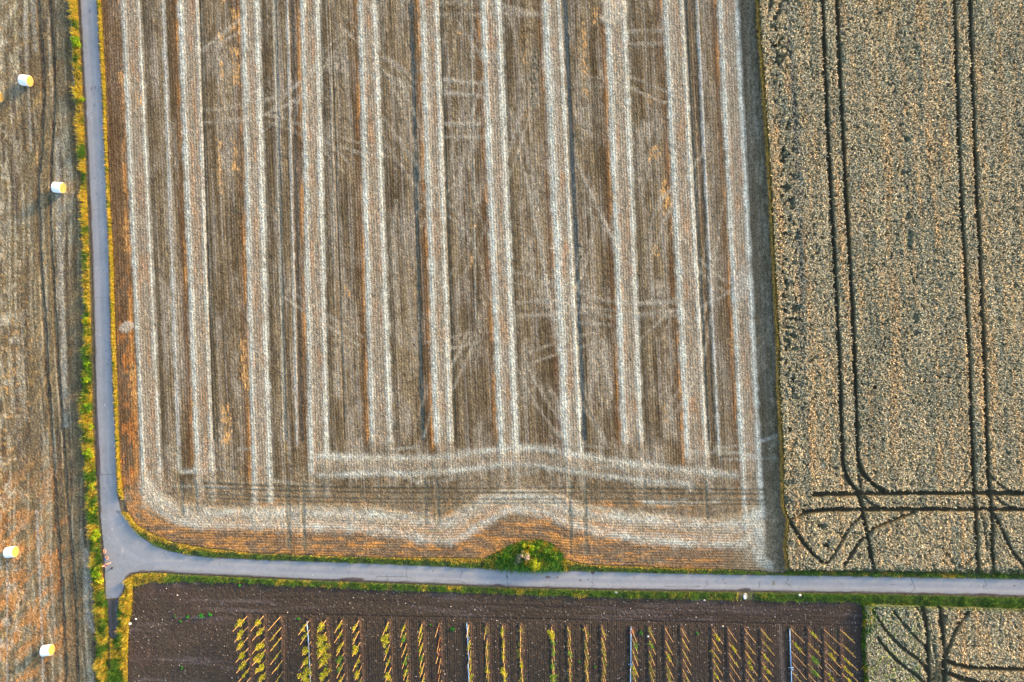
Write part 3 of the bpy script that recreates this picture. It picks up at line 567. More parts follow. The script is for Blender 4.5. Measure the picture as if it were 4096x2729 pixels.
wheat('wheat_field', WN, T1, ex1, 400, gr1)
T2 = [(tl((3490, 2440), (3503, 2460), (3551, 2534), (3616, 2599), (3680, 2640), (3715, 2690)), 11, .8), (tl((3575, 2445), (3586, 2460), (3638, 2525), (3690, 2573), (3712, 2610)), 10, .7), (tl((3515, 2555), (3525, 2569), (3573, 2630), (3629, 2678), (3690, 2720), (3715, 2760)), 11, .8), (tl((3660, 2425), (3690, 2460), (3706, 2520)), 7, .6), (tl((3730, 2560), (3745, 2640), (3750, 2729)), 8, .5),
 (tl((3690, 2425), (3699, 2438), (3712, 2525), (3712, 2656), (3721, 2729), (3725, 3200)), 14, 1), (tl((3760, 2430), (3773, 2503), (3778, 2634), (3786, 2729), (3790, 3200)), 14, 1),
 (tl((3878, 2451), (3830, 2503), (3804, 2569), (3786, 2634), (3780, 2700)), 12, .9), (tl((3800, 2650), (3850, 2666), (3899, 2673), (4096, 2678), (4600, 2684)), 15, 1), (tl((3790, 2690), (3850, 2717), (3900, 2730), (4096, 2745), (4600, 2750)), 15, 1)]
def ex2(p, X, Y, u):
    p.mix(lin((160, 162, 140)), (1-sstep(3600, 3800, X))*.6)
    p.mix(lin((150, 168, 66)), np.clip((fbm((X+Y)/10, (X-Y)/30, 421)-.62)*8, 0, 1)*(1-sstep(3650, 3760, X))*.7)
    p.blob(3770, 2480, 20, 26, lin((104, 100, 76)), .6, -.5, 5)
    m = np.exp(-((X-3752)/30)**2)*sstep(2600, 2680, Y); p.mix(lin((110, 112, 96)), m*.6); p.Z -= m*.35
def gr2(p, X, Y):
    e = np.exp(-((X-3472)/22)**2); p.mix(lin((70, 104, 48)), e*np.clip((fbm(X/14, Y/22, 431)-.3)*3, 0, 1)*(1-sstep(2560, 2640, Y)))
    e2 = 1-sstep(2420, 2440, Y-.03*(X-3500)); p.mix(lin((84, 112, 56)), e2*.7)
WS = [(3452, 2416), (3490, 2416), (3682, 2420), (4096, 2432), (4650, 2448), (4650, 3200), (3470, 3200), (3464, 2729), (3454, 2569), (3458, 2460)]
wheat('wheat_plot', WS, T2, ex2, 450, gr2)
# ------------------------------------------------------------------ blades of grass
def sample(poly, dens):
    xs = [p[0] for p in poly]; ys = [p[1] for p in poly]
    A = (max(xs)-min(xs))*(max(ys)-min(ys))*U*U; n = int(A*dens)
    q = np.c_[rng.uniform(min(xs), max(xs), n), rng.uniform(min(ys), max(ys), n)]
    return q[inside(poly, q[:, 0], q[:, 1])]
GR = [lin(c, .8) for c in ((74, 124, 36), (94, 142, 44), (52, 98, 44), (122, 156, 52))]
YL = [lin(c, 1.0) for c in ((206, 170, 50), (212, 180, 88), (186, 160, 50), (164, 170, 44))]
def grass_col(fy, seed, dull=0.0, patch=7.0):
    def f(X, Y, n):
        k = fbm(X/34, Y/34, seed, 3); g = np.array(GR)[rng.integers(0, 4, n)]; y = np.array(YL)[rng.integers(0, 4, n)]
        t = np.clip((k-.5)*patch + (fy(X, Y)-.5)*4 + rng.normal(0, .35, n)+.5, 0, 1)[:, None]
        c = g*(1-t)+y*t
        if dull: c = c*(1-dull)+lin((150, 146, 120))*dull
        return c*(.7+.6*rng.random(n))[:, None]
    return f
def band_len(seed, a, b): return lambda X, Y: a+(b-a)*np.clip((fbm(X/28, Y/28, seed)-.3)*2.2, 0, 1)
# western verge: tall, yellowing, patchy
WV_R = [(300, -500), (311, 0), (330, 341), (345, 682), (358, 1000), (366, 1364), (372, 1700), (394, 2046), (412, 2300), (424, 2400), (432, 2480), (437, 2729), (440, 3200)]
poly = [(x+2, y) for x, y in WV_L] + WV_R[::-1]
pts = sample(poly, 190); keep = fbm(pts[:, 0]/30, pts[:, 1]/30, 501) + .25*rng.random(len(pts)) > .36
tag(blades('grass_verge', pts[keep], band_len(503, .3, 1.0), .045, grass_col(lambda X, Y: .68-.16*sstep(500, 1400, Y)+.0*X, 505), lean=.55), kind='stuff')
# eastern verge: narrow golden fringe, shorter green at the tarmac
E_IN = [(x+5, y) for x, y in ROAD_R[:9]]
pts = sample(E_IN + VERGE_E[:9][::-1], 260)
def fe(X, Y):
    t = (X-lerp_pts(E_IN, Y, 1))/(lerp_pts(VERGE_E[:9], Y, 1)-lerp_pts(E_IN, Y, 1)+1); return .38+.85*t
tag(blades('grass_fringe', pts, lambda X, Y: .25+.6*np.clip(fe(X, Y)-.35, 0, 1), .05, grass_col(fe, 511), lean=.55), kind='stuff')
# inner curve and northern verge of the lane
N_IN = [(x, y-1) for x, y in ROAD_R[9:24]]; N_OUT = VERGE_E[9:31]
N_OUT2 = [(x, y+3) for x, y in N_OUT if not (1939 < x < 2258)]
pts = sample(N_IN + [(3150, 2300)] + N_OUT2[::-1], 210)
def fnv(X, Y):
    b = lerp_pts(ROAD_R, X); t = np.clip((b-Y)/26, 0, 1)
    return .22+.62*sstep(.55, 1.1, t)+.25*sstep(2350, 2500, X)*(1-sstep(2900, 3050, X))*sstep(.4, .9, t)+.3*(1-sstep(560, 680, X))
tag(blades('lane_grass', pts, band_len(523, .18, .55), .045, grass_col(fnv, 521, .16, 4.5), lean=.6), kind='stuff')
BULGE = [(1930, 2274), (1945, 2236), (1978, 2216), (2012, 2198), (2060, 2174), (2110, 2162), (2168, 2162), (2212, 2178), (2242, 2208), (2256, 2236), (2275, 2284)]
pts = sample(BULGE, 260)
def tallc(X, Y, n):
    g = np.array([lin(c, 1.0) for c in ((54, 104, 36), (72, 128, 40), (48, 94, 46), (112, 152, 52))])[rng.integers(0, 4, n)]
    e = np.exp(-((np.hypot((X-2115)/150, (Y-2270)/112)-.98)/.07)**2)
    t = np.clip(e*.9 + (fbm(X/22, Y/22, 531)-.6)*5, 0, 1)[:, None]
    return (g*(1-t)+lin((186, 166, 66))*t)*(.6+.8*rng.random(n))[:, None]
tag(blades('tall_grass', pts, lambda X, Y: .4+.75*np.clip(1.2-np.hypot((X-2115)/150, (Y-2240)/80), 0, 1), .06, tallc, lean=.7), kind='stuff')
# eastern part of the northern edge, along the wheat
pts = sample([(3140, 2283), (4300, 2299), (4300, 2318), (4096, 2314), (3140, 2300)], 190)
tag(blades('field_edge_grass', pts, band_len(541, .2, .6), .05, grass_col(lambda X, Y: .25+.0*X, 543, .1), lean=.6), kind='stuff')
# southern verge
S_T = [(x, y+6) for x, y in ROAD_B if x > 510]; S_B = SOIL_T + [(3490, 2414), (3682, 2420), (4096, 2432), (4800, 2450)]
pts = sample(S_T + S_B[::-1], 210)
drain = (pts[:, 0] > 2952) & (pts[:, 0] < 3018); pts = pts[~drain | (rng.random(len(pts)) < .12)]
def fs(X, Y): return .56-.30*sstep(560, 900, X)+.06*sstep(1500, 2600, X)-.2*sstep(2900, 3300, X)
tag(blades('roadside_grass', pts, band_len(553, .2, .55), .045, grass_col(fs, 551, .05, 3.5), lean=.55, dirn=(.0, -.15)), kind='stuff')
# overgrown end of the dirt track
SP = [(424, 2396), (431, 2400), (436, 2548), (455, 2560), (471, 2548), (478, 2400), (500, 2372), (505, 2318), (531, 2300), (533, 2347), (529, 2438), (519, 2481), (513, 2569), (511, 2729), (510, 3100), (434, 3100), (435, 2729)]
pts = sample(SP, 210)
gap = abs(pts[:, 0]-np.interp(pts[:, 1], [2550, 2729], [436, 438])) < 7
pts = pts[~(gap & (pts[:, 1] > 2550))]
tag(blades('track_grass', pts, band_len(563, .25, .8), .05, grass_col(lambda X, Y: .40+.4*sstep(480, 505, X), 561), lean=.6), kind='stuff')
# greenery along the nursery's right edge
pts = sample([(3440, 2412), (3500, 2412), (3492, 2500), (3478, 2600), (3476, 2729), (3480, 3000), (3458, 3000), (3456, 2729), (3446, 2569), (3450, 2460)], 170)
tag(blades('plot_edge_grass', pts, band_len(573, .3, 1.0), .06, grass_col(lambda X, Y: .12+.0*X, 571), lean=.6), kind='stuff')
# leaning stalks of the wheat's cut edge
q = rng.random(9000)*2750-480; ex_ = np.interp(q, *zip(*[(b, a) for a, b in WHEAT_L]))
ex_ = CX+(ex_-CX)*(1-.5/CAMH)
pts = np.c_[ex_+rng.random(9000)*9-2, q]
tag(blades('wheat_edge_stalks', pts, 1.0, .05, lambda X, Y, n: np.array([lin((176, 166, 92)), lin((150, 146, 72)), lin((196, 178, 122))])[rng.integers(0, 3, n)]*(.7+.6*rng.random(n))[:, None], lean=.25, z=0, dirn=(-.35, 0), lvar=.2), kind='stuff')
# ------------------------------------------------------------------ generic solid builders
class MB:
    def __init__(s): s.bm = bmesh.new()
    def tube(s, pts, r, seg=8, cap=True):
        pts = [Vector(p) for p in pts]; rs = r if isinstance(r, (list, tuple)) else [r]*len(pts); rings = []
        for i, p in enumerate(pts):
            d = (pts[min(i+1, len(pts)-1)]-pts[max(i-1, 0)]).normalized()
            a = d.orthogonal().normalized() if i == 0 else (ref - d*ref.dot(d)).normalized()
            ref = a; b = d.cross(a)
            rings.append([s.bm.verts.new(p+(a*math.cos(2*math.pi*k/seg)+b*math.sin(2*math.pi*k/seg))*rs[i]) for k in range(seg)])
        for r0, r1 in zip(rings[:-1], rings[1:]):
            for k in range(seg): s.bm.faces.new((r0[k], r0[(k+1) % seg], r1[(k+1) % seg], r1[k]))
        if cap:
            s.bm.faces.new(rings[0][::-1]); s.bm.faces.new(rings[-1])
    def torus(s, c, axis, R, r, n=28, m=8):
        axis = Vector(axis).normalized(); a = axis.orthogonal().normalized(); b = axis.cross(a); c = Vector(c); g = []
        for i in range(n):
            t = 2*math.pi*i/n; d = a*math.cos(t)+b*math.sin(t)
            g.append([s.bm.verts.new(c+d*(R+r*math.cos(2*math.pi*j/m))+axis*r*math.sin(2*math.pi*j/m)) for j in range(m)])
        for i in range(n):
            for j in range(m): s.bm.faces.new((g[i][j], g[(i+1) % n][j], g[(i+1) % n][(j+1) % m], g[i][(j+1) % m]))
    def ball(s, c, r, sub=2, noise=0, seed=0):
        rr = random.Random(seed); o = bmesh.ops.create_icosphere(s.bm, subdivisions=sub, radius=1)
        r = Vector(r) if not isinstance(r, (int, float)) else Vector((r, r, r))
        for v in o['verts']:
            k = 1+noise*(rr.random()-.5); v.co = Vector((v.co.x*r.x*k, v.co.y*r.y*k, v.co.z*r.z*k))+Vector(c)
    def build(s, name, mat, parent=None, smooth=True):
        bmesh.ops.recalc_face_normals(s.bm, faces=s.bm.faces)
        me = bpy.data.meshes.new(name); s.bm.to_mesh(me); s.bm.free()
        for f in me.polygons: f.use_smooth = smooth
        return link(name, me, mat, parent)
def leaf_mesh(name, clumps, n, size, cols, seed):
    r = np.random.default_rng(seed); cl = np.array([c[:3] for c in clumps]); rad = np.array([c[3] for c in clumps])
    w = rad**2; k = r.choice(len(cl), n, p=w/w.sum())
    v = r.normal(size=(n, 3)); v /= np.linalg.norm(v, axis=1)[:, None]
    c = cl[k] + v*(rad[k]*(.35+.65*r.random(n)**.5))[:, None]
    a = r.normal(size=(n, 3)); a /= np.linalg.norm(a, axis=1)[:, None]
    nn = v*.6 + r.normal(size=(n, 3))*.6; nn /= np.linalg.norm(nn, axis=1)[:, None]
    a = np.cross(nn, a); a /= np.linalg.norm(a, axis=1)[:, None]+1e-6; b = np.cross(nn, a)
    s = size*(.6+.8*r.random(n))[:, None]
    V = np.stack([c-a*s, c+b*s*.5+nn*s*.15, c+a*s, c-b*s*.5+nn*s*.15], 1).reshape(-1, 3)
    V[:, 2] = np.maximum(V[:, 2], .02)
    i = np.arange(n)*4; F = np.stack([i, i+1, i+2, i+3], 1)
    cc = np.array([lin(q, .95) for q in cols]); base = cc[r.integers(0, len(cc), len(cl))][k]*.6 + cc[r.integers(0, len(cc), n)]*.4
    C = np.repeat(base*(.65+.7*r.random(n))[:, None], 4, 0)
    return np_mesh(name, V, F, C)
# ------------------------------------------------------------------ straw bales
M_WRAP = mat_flat('white_net_wrap', lin((246, 246, 248), .92), .55, .05, 30, .01)
def straw_end():
    m, nt, N, L, B = nodes('bale_straw')
    tc = N.new('ShaderNodeTexCoord'); w = N.new('ShaderNodeTexWave'); w.wave_type = 'RINGS'; w.rings_direction = 'X'
    w.inputs['Scale'].default_value = 4.5; w.inputs['Distortion'].default_value = 4; w.inputs['Detail'].default_value = 3; w.inputs['Detail Scale'].default_value = 5
    L.new(tc.outputs['Object'], w.inputs['Vector'])
    r = N.new('ShaderNodeValToRGB'); r.color_ramp.elements[0].color = (.40, .23, .05, 1); r.color_ramp.elements[1].color = (.62, .42, .13, 1)
    L.new(w.outputs[0], r.inputs[0]); L.new(r.outputs[0], B.inputs['Base Color']); B.inputs['Roughness'].default_value = .9
    b = N.new('ShaderNodeBump'); b.inputs['Distance'].default_value = .04; L.new(w.outputs[0], b.inputs['Height']); L.new(b.outputs[0], B.inputs['Normal'])
    return m
M_END = straw_end()
def make_bale():
    root = empty('straw_bale', (0, 0, 0)); R, Ln, n = .83, 1.36, 48
    def ring_body(prof, seed, name, mat):
        bm = bmesh.new(); rr = random.Random(seed); rings = []
        wob = [1+.012*math.sin(3*t*2*math.pi/n+1)+.008*rr.uniform(-1, 1) for t in range(n)]
        for x, r in prof:
            ring = []
            for k in range(n):
                t = 2*math.pi*k/n; z = R+r*wob[k]*math.sin(t)
                ring.append(bm.verts.new((x, r*wob[k]*math.cos(t), max(z, .02+.001*r))))
            rings.append(ring)
        for a, b in zip(rings[:-1], rings[1:]):
            for k in range(n): bm.faces.new((a[k], a[(k+1) % n], b[(k+1) % n], b[k]))
        return bm, rings
    bm, _ = ring_body([(-.68, .80), (-.665, .825), (-.6, .83), (-.3, .838), (0, .84), (.3, .836), (.6, .83), (.665, .825), (.68, .80)], 1, 'wrap', M_WRAP)
    me = bpy.data.meshes.new('wrap'); bm.to_mesh(me); bm.free()
    for f in me.polygons: f.use_smooth = True
    link('wrap', me, M_WRAP, root)
    for sgn in (-1, 1):
        bm, rings = ring_body([(sgn*.676, .802), (sgn*.70, .76), (sgn*.705, .55), (sgn*.712, .3), (sgn*.70, .08)], 1, 'end_face', M_END)
        bm.faces.new(rings[-1]); bmesh.ops.recalc_face_normals(bm, faces=bm.faces)
        for v in bm.verts: v.co.z -= R
        me = bpy.data.meshes.new('end_face'); bm.to_mesh(me); bm.free()
        link('end_face', me, M_END, root).location = (0, 0, R)
    return root
def children(o): return [c for c in COL.objects if c.parent == o]
def copy_tree(o, kids=None):
    c = o.copy(); COL.objects.link(c)
    for ch in (kids if kids is not None else children(o)):
        d = ch.copy(); COL.objects.link(d); d.parent = c
        for g in children(ch):
            e = g.copy(); COL.objects.link(e); e.parent = d
    return c
bale = make_bale()
for i, (x, y, rz, lab) in enumerate(((118, 331, -8, 'white wrapped round straw bale whose yellow end faces the road, nearest the top left corner'),
        (249, 756, -6, 'white wrapped round straw bale lying close to the grass verge beside the dark wheel track'),
        (-1, 394, -10, 'round straw bale mostly outside the frame, only its yellow end showing at the left edge'),
        (60, 2202, 6, 'white wrapped round straw bale left of the cyclist in the mown field'),
        (204, 2592, 8, 'white wrapped round straw bale in the bottom left corner standing on a pale wheel track'))):
    o = bale if i == 0 else copy_tree(bale)
    o.location = P(x, y, .03); o.rotation_euler = (0, 0, math.radians(rz)); tag(o, lab, 'straw bale', 'round straw bales on the mown field')
# ------------------------------------------------------------------ stakes and saplings
M_CANE = mat_flat('bamboo_cane', (.56, .36, .15), .6, .22, 5)
M_OLDCANE = mat_flat('weathered_cane', (.42, .38, .33), .7, .2, 5)
M_BARK = mat_flat('sapling_bark', lin((120, 96, 70)), .8, .25, 20)
def stake_mesh(h, seed):
    b = MB(); rr = random.Random(seed); n = 7
    b.tube([(rr.uniform(-.015, .015), rr.uniform(-.015, .015), -.1+(h+.1)*k/n) for k in range(n+1)], [.042-.012*k/n for k in range(n+1)], 7)
    for k in range(2, 7): b.tube([(0, 0, h*k/7.2-.012), (0, 0, h*k/7.2+.012)], .044-.002*k, 7)
    bmesh.ops.recalc_face_normals(b.bm, faces=b.bm.faces)
    me = bpy.data.meshes.new('stake'); b.bm.to_mesh(me); b.bm.free(); me.materials.append(M_CANE); return me
STAKES = [stake_mesh(h, i) for i, h in enumerate((4.9, 5.1, 5.3, 5.5))]
short = stake_mesh(2.3, 9); short.materials.clear(); short.materials.append(M_OLDCANE)
YG = ((150, 160, 30), (176, 172, 40), (120, 150, 36), (196, 182, 56)); GG = ((70, 130, 40), (96, 146, 46), (58, 108, 40), (130, 150, 50)); FG = ((110, 124, 40), (136, 138, 50), (84, 112, 44), (160, 150, 70))
RD = ((78, 28, 34), (110, 40, 36), (58, 24, 34))
KIND = {  # name, description, crown: (clump count, z range, lateral spread, clump radius), leaves, size, colours
 'b': ('bushy yellowish', 8, (1.9, 3.7), .34, .34, 230, .10, YG), 'B': ('broad yellowish', 14, (1.2, 4.0), .62, .40, 420, .11, YG + ((110, 132, 50),)),
 's': ('slender yellowish', 7, (1.3, 3.6), .22, .24, 130, .09, YG), 't': ('thin climbing', 9, (.9, 4.1), .10, .13, 70, .07, YG),
 'f': ('feathery olive', 10, (.5, 3.5), .42, .22, 120, .08, FG), 'g': ('leafy green', 8, (1.2, 3.6), .30, .28, 190, .09, GG), 'G': ('broad deep green', 13, (.6, 3.8), .6, .36, 360, .11, GG), 'r': ('dark red-leaved', 5, (1.2, 2.6), .28, .22, 90, .09, RD)}
def sapling_parts(kind, seed):
    desc, nc, (z0, z1), sp, cr, n, size, cols = KIND[kind]; rr = random.Random(seed)
    cl = []
    for k in range(nc):
        z = z0+(z1-z0)*(k+rr.random())/nc; a = rr.uniform(0, 6.28); d = sp*rr.random()
        cl.append((.12+d*math.cos(a), d*math.sin(a), z, cr*rr.uniform(.6, 1.25)))
    crown = leaf_mesh('crown', cl, n, size, cols, seed); crown.materials.append(M_LEAF)
    b = MB(); path = [(.14, .02, -.05), (.13, .0, z1*.3), (.10, .03, z1*.65), (.12, 0, z1)]
    b.tube(path, [.03, .024, .017, .008], 6)
    for c in cl: b.tube([(.12, .01, max(.1, c[2]-.3)), (c[0]*.6+.05, c[1]*.6, c[2]-.1), c[:3]], [.010, .007, .004], 4)
    me = bpy.data.meshes.new('trunk'); b.bm.to_mesh(me); b.bm.free(); me.materials.append(M_BARK)
    return me, crown
PARTS = {k: [sapling_parts(k, 40+13*i+ord(k)) for i in range(5 if k not in 'rGB' else 4)] for k in KIND}
ORD = ['first', 'second', 'third', 'fourth', 'fifth', 'sixth', 'seventh']
ROWN = []
gaps = {3: 'first', 11: 'second', 19: 'third', 27: 'fourth'}
names = {0: 'leftmost row', 1: 'second row from left', 2: 'third row from left', 30: 'rightmost row', 29: 'second row from right', 28: 'third row from right'}
PIPEN = ['leftmost', 'second', 'third', 'rightmost']
for r in range(31):
    if r in names: ROWN.append(names[r]); continue
    pi = max([k for k in gaps if k <= r] or [3]); w = PIPEN[sorted(gaps).index(pi)]; d = r-pi
    ROWN.append(f'row beside {w} pipe' if d == 0 else f'{ORD[d-1] if d <= 7 else d} row right of {w} pipe')
srr = random.Random(11)
for r, row in enumerate(ROWS):
    for k, (x, y, t) in enumerate(row):
        st = bpy.data.objects.new('stake', srr.choice(STAKES)); COL.objects.link(st)
        st.location = P(x, y, 0); st.rotation_euler = (math.radians(srr.uniform(-1.2, 1.2)), math.radians(srr.uniform(-1.2, 1.2)), srr.uniform(0, 6.28))
        bare = 'bare leafless tan cane' if t == 'n' else f'cane of {KIND[t][0]} sapling'
        tag(st, f'{bare}, {ORD[k]} from road, {ROWN[r]}', 'stake', 'canes of the tree nursery')
        if t == 'n': continue
        tr, cr = srr.choice(PARTS[t]); o = empty('sapling', P(x, y, 0), srr.uniform(0, 6.28))
        sc = srr.uniform(.88, 1.12); o.scale = (sc, sc, sc*srr.uniform(.92, 1.05))
        for nm, me in (('trunk', tr), ('crown', cr)):
            c = bpy.data.objects.new(nm, me); COL.objects.link(c); c.parent = o
        tag(o, f'{KIND[t][0]} sapling on {ORD[k]} cane from road, {ROWN[r]}', 'young tree', 'saplings of the tree nursery')
st = link('stake', short, None, None, P(3298.4, 2661)); st.rotation_euler = (0, .12, 0)
tag(st, 'short grey weathered stake between two tall canes, second row from right', 'stake', 'canes of the tree nursery')
# ------------------------------------------------------------------ irrigation pipes
M_PIPE = mat_flat('pale_blue_pipe', lin((150, 192, 240), .75), .35, .06, 4, 0, 0, .5); M_CLAMP = mat_flat('pipe_clamp', lin((120, 140, 165)), .4, .1, 10, 0, .6)
def pipe(pts, label, riser=None):
    root = empty('irrigation_pipe', P(*pts[0], 0)); o0 = P(*pts[0], 0)
    w = [P(a, b, .16)-o0 for a, b in pts]
    b = MB(); b.tube(w, .075, 12); b.build('tube', M_PIPE, root)
    for q, d in ((w[0], (w[1]-w[0]).normalized()), (w[-1], (w[-1]-w[-2]).normalized())):
        b = MB(); b.tube([q-d*.07, q+d*.07], .12, 12); b.torus(q, d, .12, .02); b.build('coupling', M_CLAMP, root)
    if riser:
        q = P(*riser, .16)-o0; b = MB(); b.tube([q, q+Vector((0, 0, .75))], .035, 8); b.tube([q+Vector((-.42, 0, .0)), q+Vector((.42, 0, .0))], .05, 8)
        b.ball(q+Vector((0, 0, .8)), (.09, .09, .08), 2); b.tube([q+Vector((0, 0, .82)), q+Vector((.16, .1, .9))], .025, 6); b.build('sprinkler', M_PIPE, root)
    tag(root, label, 'irrigation pipe', 'pale irrigation pipes among the saplings')
pipe([(1228, 2484), (1234, 2550), (1238.5, 2639)], 'pale blue pipe leftmost of all, upper length ending at the coupling near bushy saplings')
pipe([(1238.6, 2642), (1241, 2690), (1243.5, 2729), (1248, 2830)], 'pale blue pipe leftmost of all, lower length running off the bottom edge')
pipe([(1867, 2490), (1870, 2534), (1873, 2590), (1876, 2650)], 'pale blue pipe right of the red-leaved row, upper length partly behind canes')
pipe([(1871.6, 2651), (1874, 2690), (1876, 2729), (1880, 2830)], 'pale blue pipe right of the red-leaved row, lower length offset to the left')
pipe([(2522.6, 2507), (2522.6, 2600), (2522.8, 2666)], 'pale blue pipe with sprinkler right of the feathery olive-green rows, upper length', (2522.6, 2655))
pipe([(2521, 2669), (2521.5, 2729), (2522, 2830)], 'pale blue pipe right of the feathery olive-green rows, lower length below the sprinkler')
pipe([(3157, 2514), (3160, 2600), (3163, 2676)], 'pale blue pipe nearest the wheat plot, upper length with a sprinkler', (3162, 2669))
pipe([(3163.2, 2679), (3164.5, 2729), (3167, 2830)], 'pale blue pipe nearest the wheat plot, lower length running off the bottom edge')
# ------------------------------------------------------------------ shrubs
def shrub(name, px, py, r, h, n, size, cols, label, cat='shrub', group=None, seed=0, sx=1.0, nc=14):
    rr = random.Random(seed); root = empty(name, P(*under(px, py, h*.5), 0), 0); cl = []
    for k in range(nc):
        a = rr.uniform(0, 6.28); d = r*.75*math.sqrt(rr.random()); z = h*(.25+.6*rr.random()*(1-.5*(d/r)**2))
        cl.append((d*math.cos(a)*sx, d*math.sin(a), z, r*rr.uniform(.22, .42)))
    link('foliage', leaf_mesh('foliage', cl, n, size, cols, seed), M_LEAF, root)
    b = MB()
    for c in cl[:9]: b.tube([(c[0]*.12, c[1]*.12, -.05), (c[0]*.5, c[1]*.5, c[2]*.6), c[:3]], [.03, .02, .008], 5)
    b.build('stems', M_BARK, root); tag(root, label, cat, group); return root
BR = ((120, 168, 24), (150, 182, 32), (90, 146, 32), (178, 188, 44)); DK = ((50, 104, 36), (72, 128, 40), (42, 90, 42), (104, 146, 48)); YB = ((176, 186, 36), (200, 198, 60), (150, 170, 36)); PK = ((206, 176, 158), (222, 196, 180), (150, 140, 90), (120, 130, 70)); GY = ((130, 140, 112), (150, 150, 120), (84, 112, 62), (166, 160, 136)); OR = ((190, 150, 40), (170, 160, 40), (206, 140, 50))
shrub('shrub', 2140, 2252, 1.15, 1.6, 900, .11, YB, 'small round bright yellow-green bush at the lane edge, lowest of the bush island', seed=3, nc=16)
shrub('flowering_shrub', 2098, 2222, 1.0, 1.7, 600, .11, PK, 'shrub with pinkish white flower heads in the middle of the bush island', seed=4)
shrub('flowering_shrub', 2072, 2240, .9, 1.5, 520, .11, GY, 'greyish shrub with faded flowers at lower left of the pinkish flowering one', seed=5)
shrub('shrub', 2112, 2200, 1.2, 1.5, 620, .12, BR + OR[:1], 'yellowing green shrub at the top of the bush island above the flowers', seed=6)
shrub('shrub', 2104, 2244, .8, 1.4, 340, .1, OR, 'small orange-yellow shrub between the flowering shrubs and the yellow-green bush', seed=7)
shrub('shrub', 2165, 2210, 1.5, 1.1, 700, .12, DK + BR[:2], 'dark green shrub right of the flowering shrub, north of the lane', seed=8)
shrub('shrub', 2208, 2230, 1.4, .95, 620, .12, DK + BR[:2], 'dark green shrub at the right end of the bush island beside pale straw', seed=9)
shrub('shrub', 2040, 2230, 1.3, .9, 520, .12, DK + BR[:1], 'low dark green shrub at the left end of the bush island', seed=10)
for px, py, r, h, cols, lab in ((302, 172, 1.05, 1.3, BR, 'bright green bush leaning out of the verge high up the side road'), (348, 1282, .75, 1.1, BR + OR[:1], 'yellow-green leafy bush on the verge level with the pale patch across the road'),
        (350, 1462, .7, 1.0, BR, 'small green bush on the verge above the round one with orange grass below'), (347, 1517, .8, 1.2, BR, 'round green bush on verge with orange grass below, between two smaller greens'),
        (340, 1632, 1.1, 1.5, DK + BR[:2], 'spreading mid-green bush reaching from verge over the field, widest of the side road'), (359, 1706, .6, .9, BR, 'small bright green bush on the verge just below the widest spreading bush'),
        (356, 1815, 1.0, 1.3, YB + BR, 'round yellow-green bush on verge beside the dark shoulder of the side road'), (368, 1943, .55, .9, YB, 'small yellowish bush on the verge beside the joint in the tarmac'),
        (372, 2045, .7, 1.0, YB + OR[:1], 'yellow bush on the verge where the side road starts widening'), (380, 2145, 1.1, 1.4, YB + BR[:1], 'large yellow-green bush on verge above the parked bicycle'),
        (385, 2288, 1.0, 1.3, BR, 'bright green bush on the verge just below the standing person'), (397, 2325, .8, 1.1, YB, 'yellow-green bush on verge lowest beside the junction tarmac'),
        (326, 400, .5, .9, BR + OR[:1], 'small yellow-green bush on the upper verge level with the top left bales')):
    shrub('verge_bush', px, py, r, h, int(420*r*r+160), .10, cols, lab, 'bush', 'bushes on the western verge', seed=int(px+py), nc=11)
# ------------------------------------------------------------------ weeds and stones on the soil
def weed(px, py, r, label, cols=GG):
    rr = random.Random(int(px)); cl = [(rr.uniform(-r, r)*.8, rr.uniform(-r, r)*.8, rr.uniform(.06, .2), r*.45) for _ in range(6)]
    o = link('weed', leaf_mesh('weed', cl, int(60+160*r), .09, cols, int(px)), M_LEAF, None, P(px, py)); tag(o, label, 'weed', 'weeds on the bare soil')
WD = ((40, 140, 50), (60, 160, 60), (34, 110, 50), (90, 170, 60))
for px, py, r, lab in ((960, 2341, .2, 'small green weed on bare soil close under the grass, left of the sapling rows'), (751, 2465, .3, 'green weed left of the biggest weed patch on the bare soil'), (810, 2467, .5, 'largest green weed patch on the bare soil left of the saplings'), (841, 2461, .38, 'green weed touching the right side of the largest weed patch'),
        (725, 2485, .16, 'tiny green weed lowest of the weed cluster left of the saplings'), (703, 2462, .14, 'tiny green weed leftmost of the weed cluster left of the saplings'), (727, 2671, .2, 'lone faint weed low on the bare soil left of the saplings'), (1194, 2473, .2, 'small weed just left of the top of the leftmost pipe'),
        (1812, 2516, .4, 'round dark green weed alone between the red-leaved row and a pipe'), (1721, 2499, .16, 'faint small weed left of the top red-leaved sapling'), (2562, 2529, .32, 'upright green weed right of the pipe with orange-based cane'), (2786, 2533, .25, 'scattered small weed on wide soil gap between the third and rightmost pipes'),
        (2316, 2647, .15, 'bright green dot of weed between two feathery rows'), (2379, 2667, .14, 'lower bright green dot of weed near a feathery row')):
    weed(px, py, r, lab, WD)
weed(2526, 2523, .32, 'orange-brown withered plant at the foot of the bare cane beside a pipe', ((196, 96, 40), (170, 80, 36), (210, 130, 60)))
M_STONE = mat_flat('pale_stone', (.60, .57, .54), .8, .2, 9, .02)
